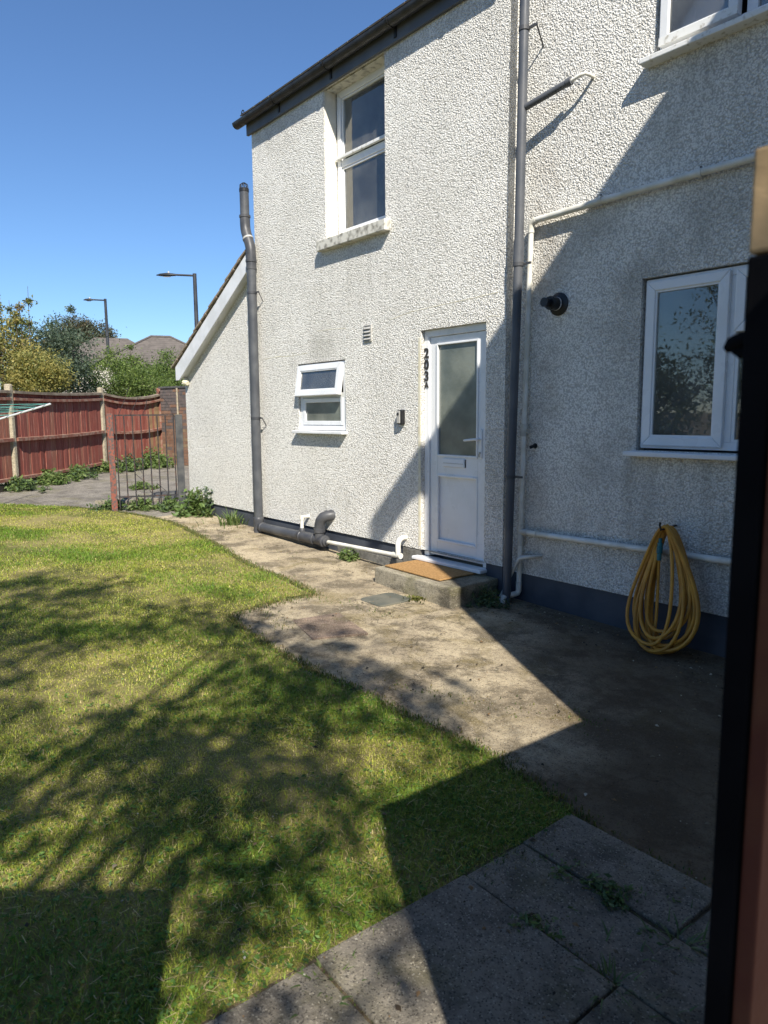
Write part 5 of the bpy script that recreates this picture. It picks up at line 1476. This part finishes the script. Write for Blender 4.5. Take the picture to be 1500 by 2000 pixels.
# ------------------------------------------------------------------ weeds, plants, litter
def plant(name, label, cat, x, y, n, h, wdt, tints, seed, spread, group=None, droop=0.9, z=None):
    """a tuft of arching strap or leaf-shaped blades"""
    t = thing(name, (x, y, gz(x) if z is None else z), label, cat, group)
    r = np.random.default_rng(seed)
    V, F, Ccol = [], [], []
    z0 = t.location.z
    for i in range(n):
        a = r.uniform(0, 6.283); rad = abs(r.normal(0, spread)); bx, by = x + rad * math.cos(a) * 0.6, y + rad * math.sin(a) * 0.6
        a2 = a + r.normal(0, 0.7); ln = h * r.uniform(0.45, 1.1); dr = droop * r.uniform(0.4, 1.2); w_ = wdt * r.uniform(0.6, 1.3)
        sx, sy = -math.sin(a2), math.cos(a2)
        b0 = len(V); K = 4
        for k in range(K + 1):
            u = k / K
            px = bx + math.cos(a2) * ln * dr * u ** 1.4 * 0.7; py = by + math.sin(a2) * ln * dr * u ** 1.4 * 0.7; pz = z0 + ln * (u - 0.45 * dr * u * u)
            ww = w_ * math.sin(math.pi * (0.12 + 0.88 * u) ** 0.8) if k < K else w_ * 0.05
            V += [(px - sx * ww, py - sy * ww, pz), (px + sx * ww, py + sy * ww, pz + 0.15 * ww)]
        col = np.array(tints[r.integers(len(tints))]) * r.uniform(0.7, 1.25)
        Ccol += [col] * (2 * (K + 1))
        for k in range(K): F.append((b0 + 2 * k, b0 + 2 * k + 1, b0 + 2 * k + 3, b0 + 2 * k + 2))
    np_mesh("leaves", np.array(V), np.array(F), M['leaf'], t, cols=np.array(Ccol))
    return t


def leafy(name, label, cat, x, y, n, h, size, tints, seed, spread, group=None):
    """stems carrying many small leaves"""
    t = thing(name, (x, y, gz(x)), label, cat, group)
    r = random.Random(seed)
    st_ = MB(); C, S = [], []
    z0 = gz(x)
    for i in range(n):
        a = r.uniform(0, 6.283); q = abs(r.gauss(0, spread)); bx, by = x + q * math.cos(a), y + q * math.sin(a)
        hh = h * r.uniform(0.35, 1.0) * max(0.35, 1 - 0.35 * q / spread); lx, ly = r.uniform(-.35, .35) * hh, r.uniform(-.35, .35) * hh
        st_.tube([(bx, by, z0 - 0.01), (bx + lx * 0.4, by + ly * 0.4, z0 + hh * 0.55), (bx + lx, by + ly, z0 + hh)], [0.004, 0.003, 0.0015], 5)
        k_ = 4
        for k in range(k_):
            u = (k + 0.7) / k_
            C.append((bx + lx * u, by + ly * u, z0 + hh * u)); S.append(size * 1.1)
    st_.build("stems", M['stem'], t)
    v, f, c = leaf_cloud(C, np.array(S), 8, size, tints, seed, 0.35)
    v[:, 2] = np.maximum(v[:, 2], z0 + 0.004)
    np_mesh("leaves", v, f, M['leaf'], t, cols=c)
    return t


M['stem'] = simple("weed_stem", (0.09, 0.12, 0.04), (0.13, 0.12, 0.05), 9, 0.8)
WD = [(0.13, 0.20, 0.055), (0.10, 0.16, 0.045), (0.18, 0.23, 0.08)]
DW = [(0.08, 0.125, 0.055), (0.10, 0.15, 0.07), (0.065, 0.105, 0.05)]
DW2 = [(0.14, 0.21, 0.08), (0.18, 0.24, 0.11), (0.11, 0.17, 0.07)]
leafy("wall_weed", "tall bushy green weed growing against the lean-to wall by the gate", "weed", -9.62, -0.16, 34, 0.46, 0.038, WD, 1, 0.14)
leafy("wall_weed", "upright flowering stem rising from the weed at the lean-to wall", "weed", -9.42, -0.10, 4, 0.72, 0.035, DW, 2, 0.03)
plant("grass_tuft", "spiky grass tuft at the foot of the wall left of the soil pipe", "grass tuft", -8.55, -0.14, 130, 0.26, 0.007, WD, 3, 0.22, None, 0.9)
leafy("wall_weed", "small leafy weed under the white waste pipe at the plinth", "weed", -5.95, -0.13, 14, 0.15, 0.022, WD, 4, 0.07)
leafy("wall_weed", "dark weed in the shaded corner beside the doorstep", "weed", -3.93, -0.22, 22, 0.15, 0.016, DW, 5, 0.10)
plant("grass_tuft", "yellow-green moss tuft at the foot of the doorstep front", "moss", -4.40, -0.585, 70, 0.05, 0.008, [(0.17, 0.17, 0.04), (0.12, 0.14, 0.04)], 6, 0.10, None, 1.2)
leafy("path_weed", "broad-leaved weed in the slab joint, nearest the grass corner", "weed", -1.38, -2.49, 12, 0.045, 0.013, DW2, 7, 0.08, "weeds in the slab joints")
leafy("path_weed", "trailing leafy weed in the same slab joint, nearer the gate", "weed", -1.22, -2.495, 20, 0.050, 0.013, DW2, 8, 0.09, "weeds in the slab joints")
plant("path_weed", "spreading grassy weed beside the shade-black gate edge", "weed", -0.98, -2.50, 50, 0.09, 0.003, DW2, 9, 0.12, "weeds in the slab joints", 1.4)
leafy("path_weed", "flat rosette weed in the lower slab joint", "weed", -1.31, -2.795, 13, 0.040, 0.012, DW2, 9, 0.06, "weeds in the slab joints")
plant("path_weed", "straggly grass tuft at the bottom edge of the slabs", "weed", -1.04, -2.80, 60, 0.09, 0.003, DW2, 11, 0.12, "weeds in the slab joints", 1.4)
plant("path_weed", "thin grass line in the sunlit slab joint beside the lawn", "weed", -1.55, -3.41, 60, 0.06, 0.005, WD, 12, 0.12, "weeds in the slab joints", 1.1)
# along the fence and gate
for i, (x, y, n, h, lab) in enumerate([(-14.0, -1.55, 60, 0.26, "ivy and weeds at the base of the left concrete fence post"), (-14.75, -0.85, 90, 0.30, "leafy weeds along the left half of the wide fence panel"),
                                       (-15.5, -0.15, 80, 0.30, "leafy weeds along the right half of the wide fence panel"), (-16.45, 0.75, 50, 0.28, "weeds at the foot of the middle fence post"),
                                       (-16.6, 1.35, 110, 0.42, "thick weeds below the sagging fence panel"), (-16.9, 2.1, 130, 0.52, "tall weeds in front of the brick wall end"),
                                       (-10.75, -0.95, 70, 0.22, "green weeds at the foot of the rusty gate post"), (-10.55, -0.55, 60, 0.20, "weeds growing through the middle of the metal gate"),
                                       (-10.3, -0.25, 70, 0.24, "weeds under the hinge side of the metal gate"), (-13.0, 0.3, 60, 0.14, "low yellow-green weeds in a crack of the yard behind the gate")]):
    leafy("fence_weed", lab, "weed", x, y, n // 2, h * (1.0 if i < 6 else 0.9), 0.040 if i < 6 else 0.028, WD if i % 2 else DW + WD, 30 + i, 0.30 if i < 6 else 0.16, "weeds along the fence and gate")


def scatter_litter():
    """crumbs, petals, dead leaves and grit lying on the concrete and grass"""
    r = np.random.default_rng(8)
    n = 9000
    px = r.uniform(-8.5, -0.6, n); py = r.uniform(-4.2, -0.03, n)
    wallside = r.uniform(0, 1, n) < 0.22
    py = np.where(wallside, r.uniform(-0.45, 0.05, n) ** 1.0, py); px = np.where(wallside, r.uniform(-3.9, -0.7, n), px)
    onlawn = inside(px, py, lawn_poly)
    k = (~onlawn | (r.uniform(0, 1, n) < 0.25)) & ~((px > -5.1) & (px < -4.0) & (py > -0.57))
    px, py, onlawn = px[k], py[k], onlawn[k]; n = len(px)
    s = r.uniform(0.0018, 0.006, n) * np.where(r.uniform(0, 1, n) < 0.12, 2.6, 1.0)
    a = r.uniform(0, 6.28, n); up = r.uniform(0.0, 0.5, n)
    z = -0.025 * (px + 4.3) + np.where(onlawn, 0.03, 0.006) + np.where((px > -1.62) & (py < -2.2), 0.022, 0)
    c, sn = np.cos(a) * s, np.sin(a) * s
    p = np.stack([px, py, z], 1)
    v = np.concatenate([p + np.stack([c, sn, 0 * s], 1), p + np.stack([-sn * .6, c * .6, s * up], 1), p + np.stack([-c, -sn, s * up * .4], 1), p + np.stack([sn * .6, -c * .6, s * up * .8], 1), p + np.stack([0 * s, 0 * s, s * .7], 1)], 0)
    i = np.arange(n)
    f = np.concatenate([np.stack([i, i + n, i + 4 * n], 1), np.stack([i + n, i + 2 * n, i + 4 * n], 1), np.stack([i + 2 * n, i + 3 * n, i + 4 * n], 1), np.stack([i + 3 * n, i, i + 4 * n], 1)], 0)
    pal = np.array([(0.16, 0.12, 0.075), (0.06, 0.045, 0.03), (0.26, 0.165, 0.085), (0.55, 0.52, 0.45), (0.22, 0.19, 0.14), (0.035, 0.03, 0.025)])
    w_ = r.choice(6, n, p=[0.25, 0.25, 0.15, 0.07, 0.13, 0.15])
    o = np_mesh("ground_litter", v, f, M['leaf'], cols=np.tile(pal[w_], (5, 1)), tris=True)
    tag(o, "grit, petals and dead leaf crumbs lying on the concrete", "litter", kind="stuff")


scatter_litter()


def moss_fringe():
    """short moss and stray grass along the concrete edge and in its cracks"""
    r = np.random.default_rng(18)
    X, Y, H = [], [], []
    for i in range(3, 20):
        a, b_ = LAWN_KEY[i], LAWN_KEY[i + 1]
        L = math.hypot(b_[0] - a[0], b_[1] - a[1]); m = int(L * 1500)
        t_ = r.uniform(0, 1, m)
        X.append(a[0] + (b_[0] - a[0]) * t_ + r.normal(0, 0.06, m)); Y.append(a[1] + (b_[1] - a[1]) * t_ + np.abs(r.normal(0, 0.045, m)) - 0.01); H.append(r.uniform(0.010, 0.030, m))
    # cracks in the concrete, slab joints
    for (xa, ya, xb, yb, dens, sp) in [(-4.95, -1.2, -4.1, -1.0, 160, 0.05), (-3.2, -1.95, -2.2, -1.45, 160, 0.05), (-2.3, -1.35, -2.0, -1.45, 260, 0.05), (-4.9, -1.75, -4.4, -1.85, 300, 0.05), (-7.2, -0.5, -5.3, -0.55, 60, 0.18), (-9.3, -0.55, -7.6, -0.5, 160, 0.16),
                                       (-1.62, -2.195, -0.5, -2.19, 600, 0.03), (-1.62, -2.79, -0.5, -2.79, 330, 0.008), (-1.62, -2.492, -0.5, -2.492, 260, 0.008), (-1.66, -3.412, -0.5, -3.412, 420, 0.012), (-1.66, -4.0, -1.64, -2.2, 500, 0.03), (-3.9, -0.06, -0.8, -0.02, 30, 0.03), (-13.5, 0.8, -11.0, -0.6, 90, 0.1)]:
        L = math.hypot(xb - xa, yb - ya); m = int(L * dens); t_ = r.uniform(0, 1, m)
        X.append(xa + (xb - xa) * t_ + r.normal(0, sp, m)); Y.append(ya + (yb - ya) * t_ + r.normal(0, sp, m)); H.append(r.uniform(0.006, 0.018, m))
    X, Y, H = np.concatenate(X), np.concatenate(Y), np.concatenate(H)
    pal = np.array([(0.10, 0.15, 0.03), (0.16, 0.16, 0.045), (0.08, 0.12, 0.03), (0.24, 0.19, 0.08)])
    tint = pal[r.integers(0, 4, len(X))] * r.uniform(0.7, 1.2, (len(X), 1))
    z_extra = np.where((X > -1.62) & (Y < -2.2), 0.012, 0.0)
    v, t_, c = blades(X, Y, H + z_extra, tint, 6, width=0.0028, z0=0.0)
    o = np_mesh("moss_fringe", v, t_, M['grass'], cols=c, tris=True)
    tag(o, "moss and stray grass along the concrete edges and cracks", "moss", kind="stuff")


moss_fringe()
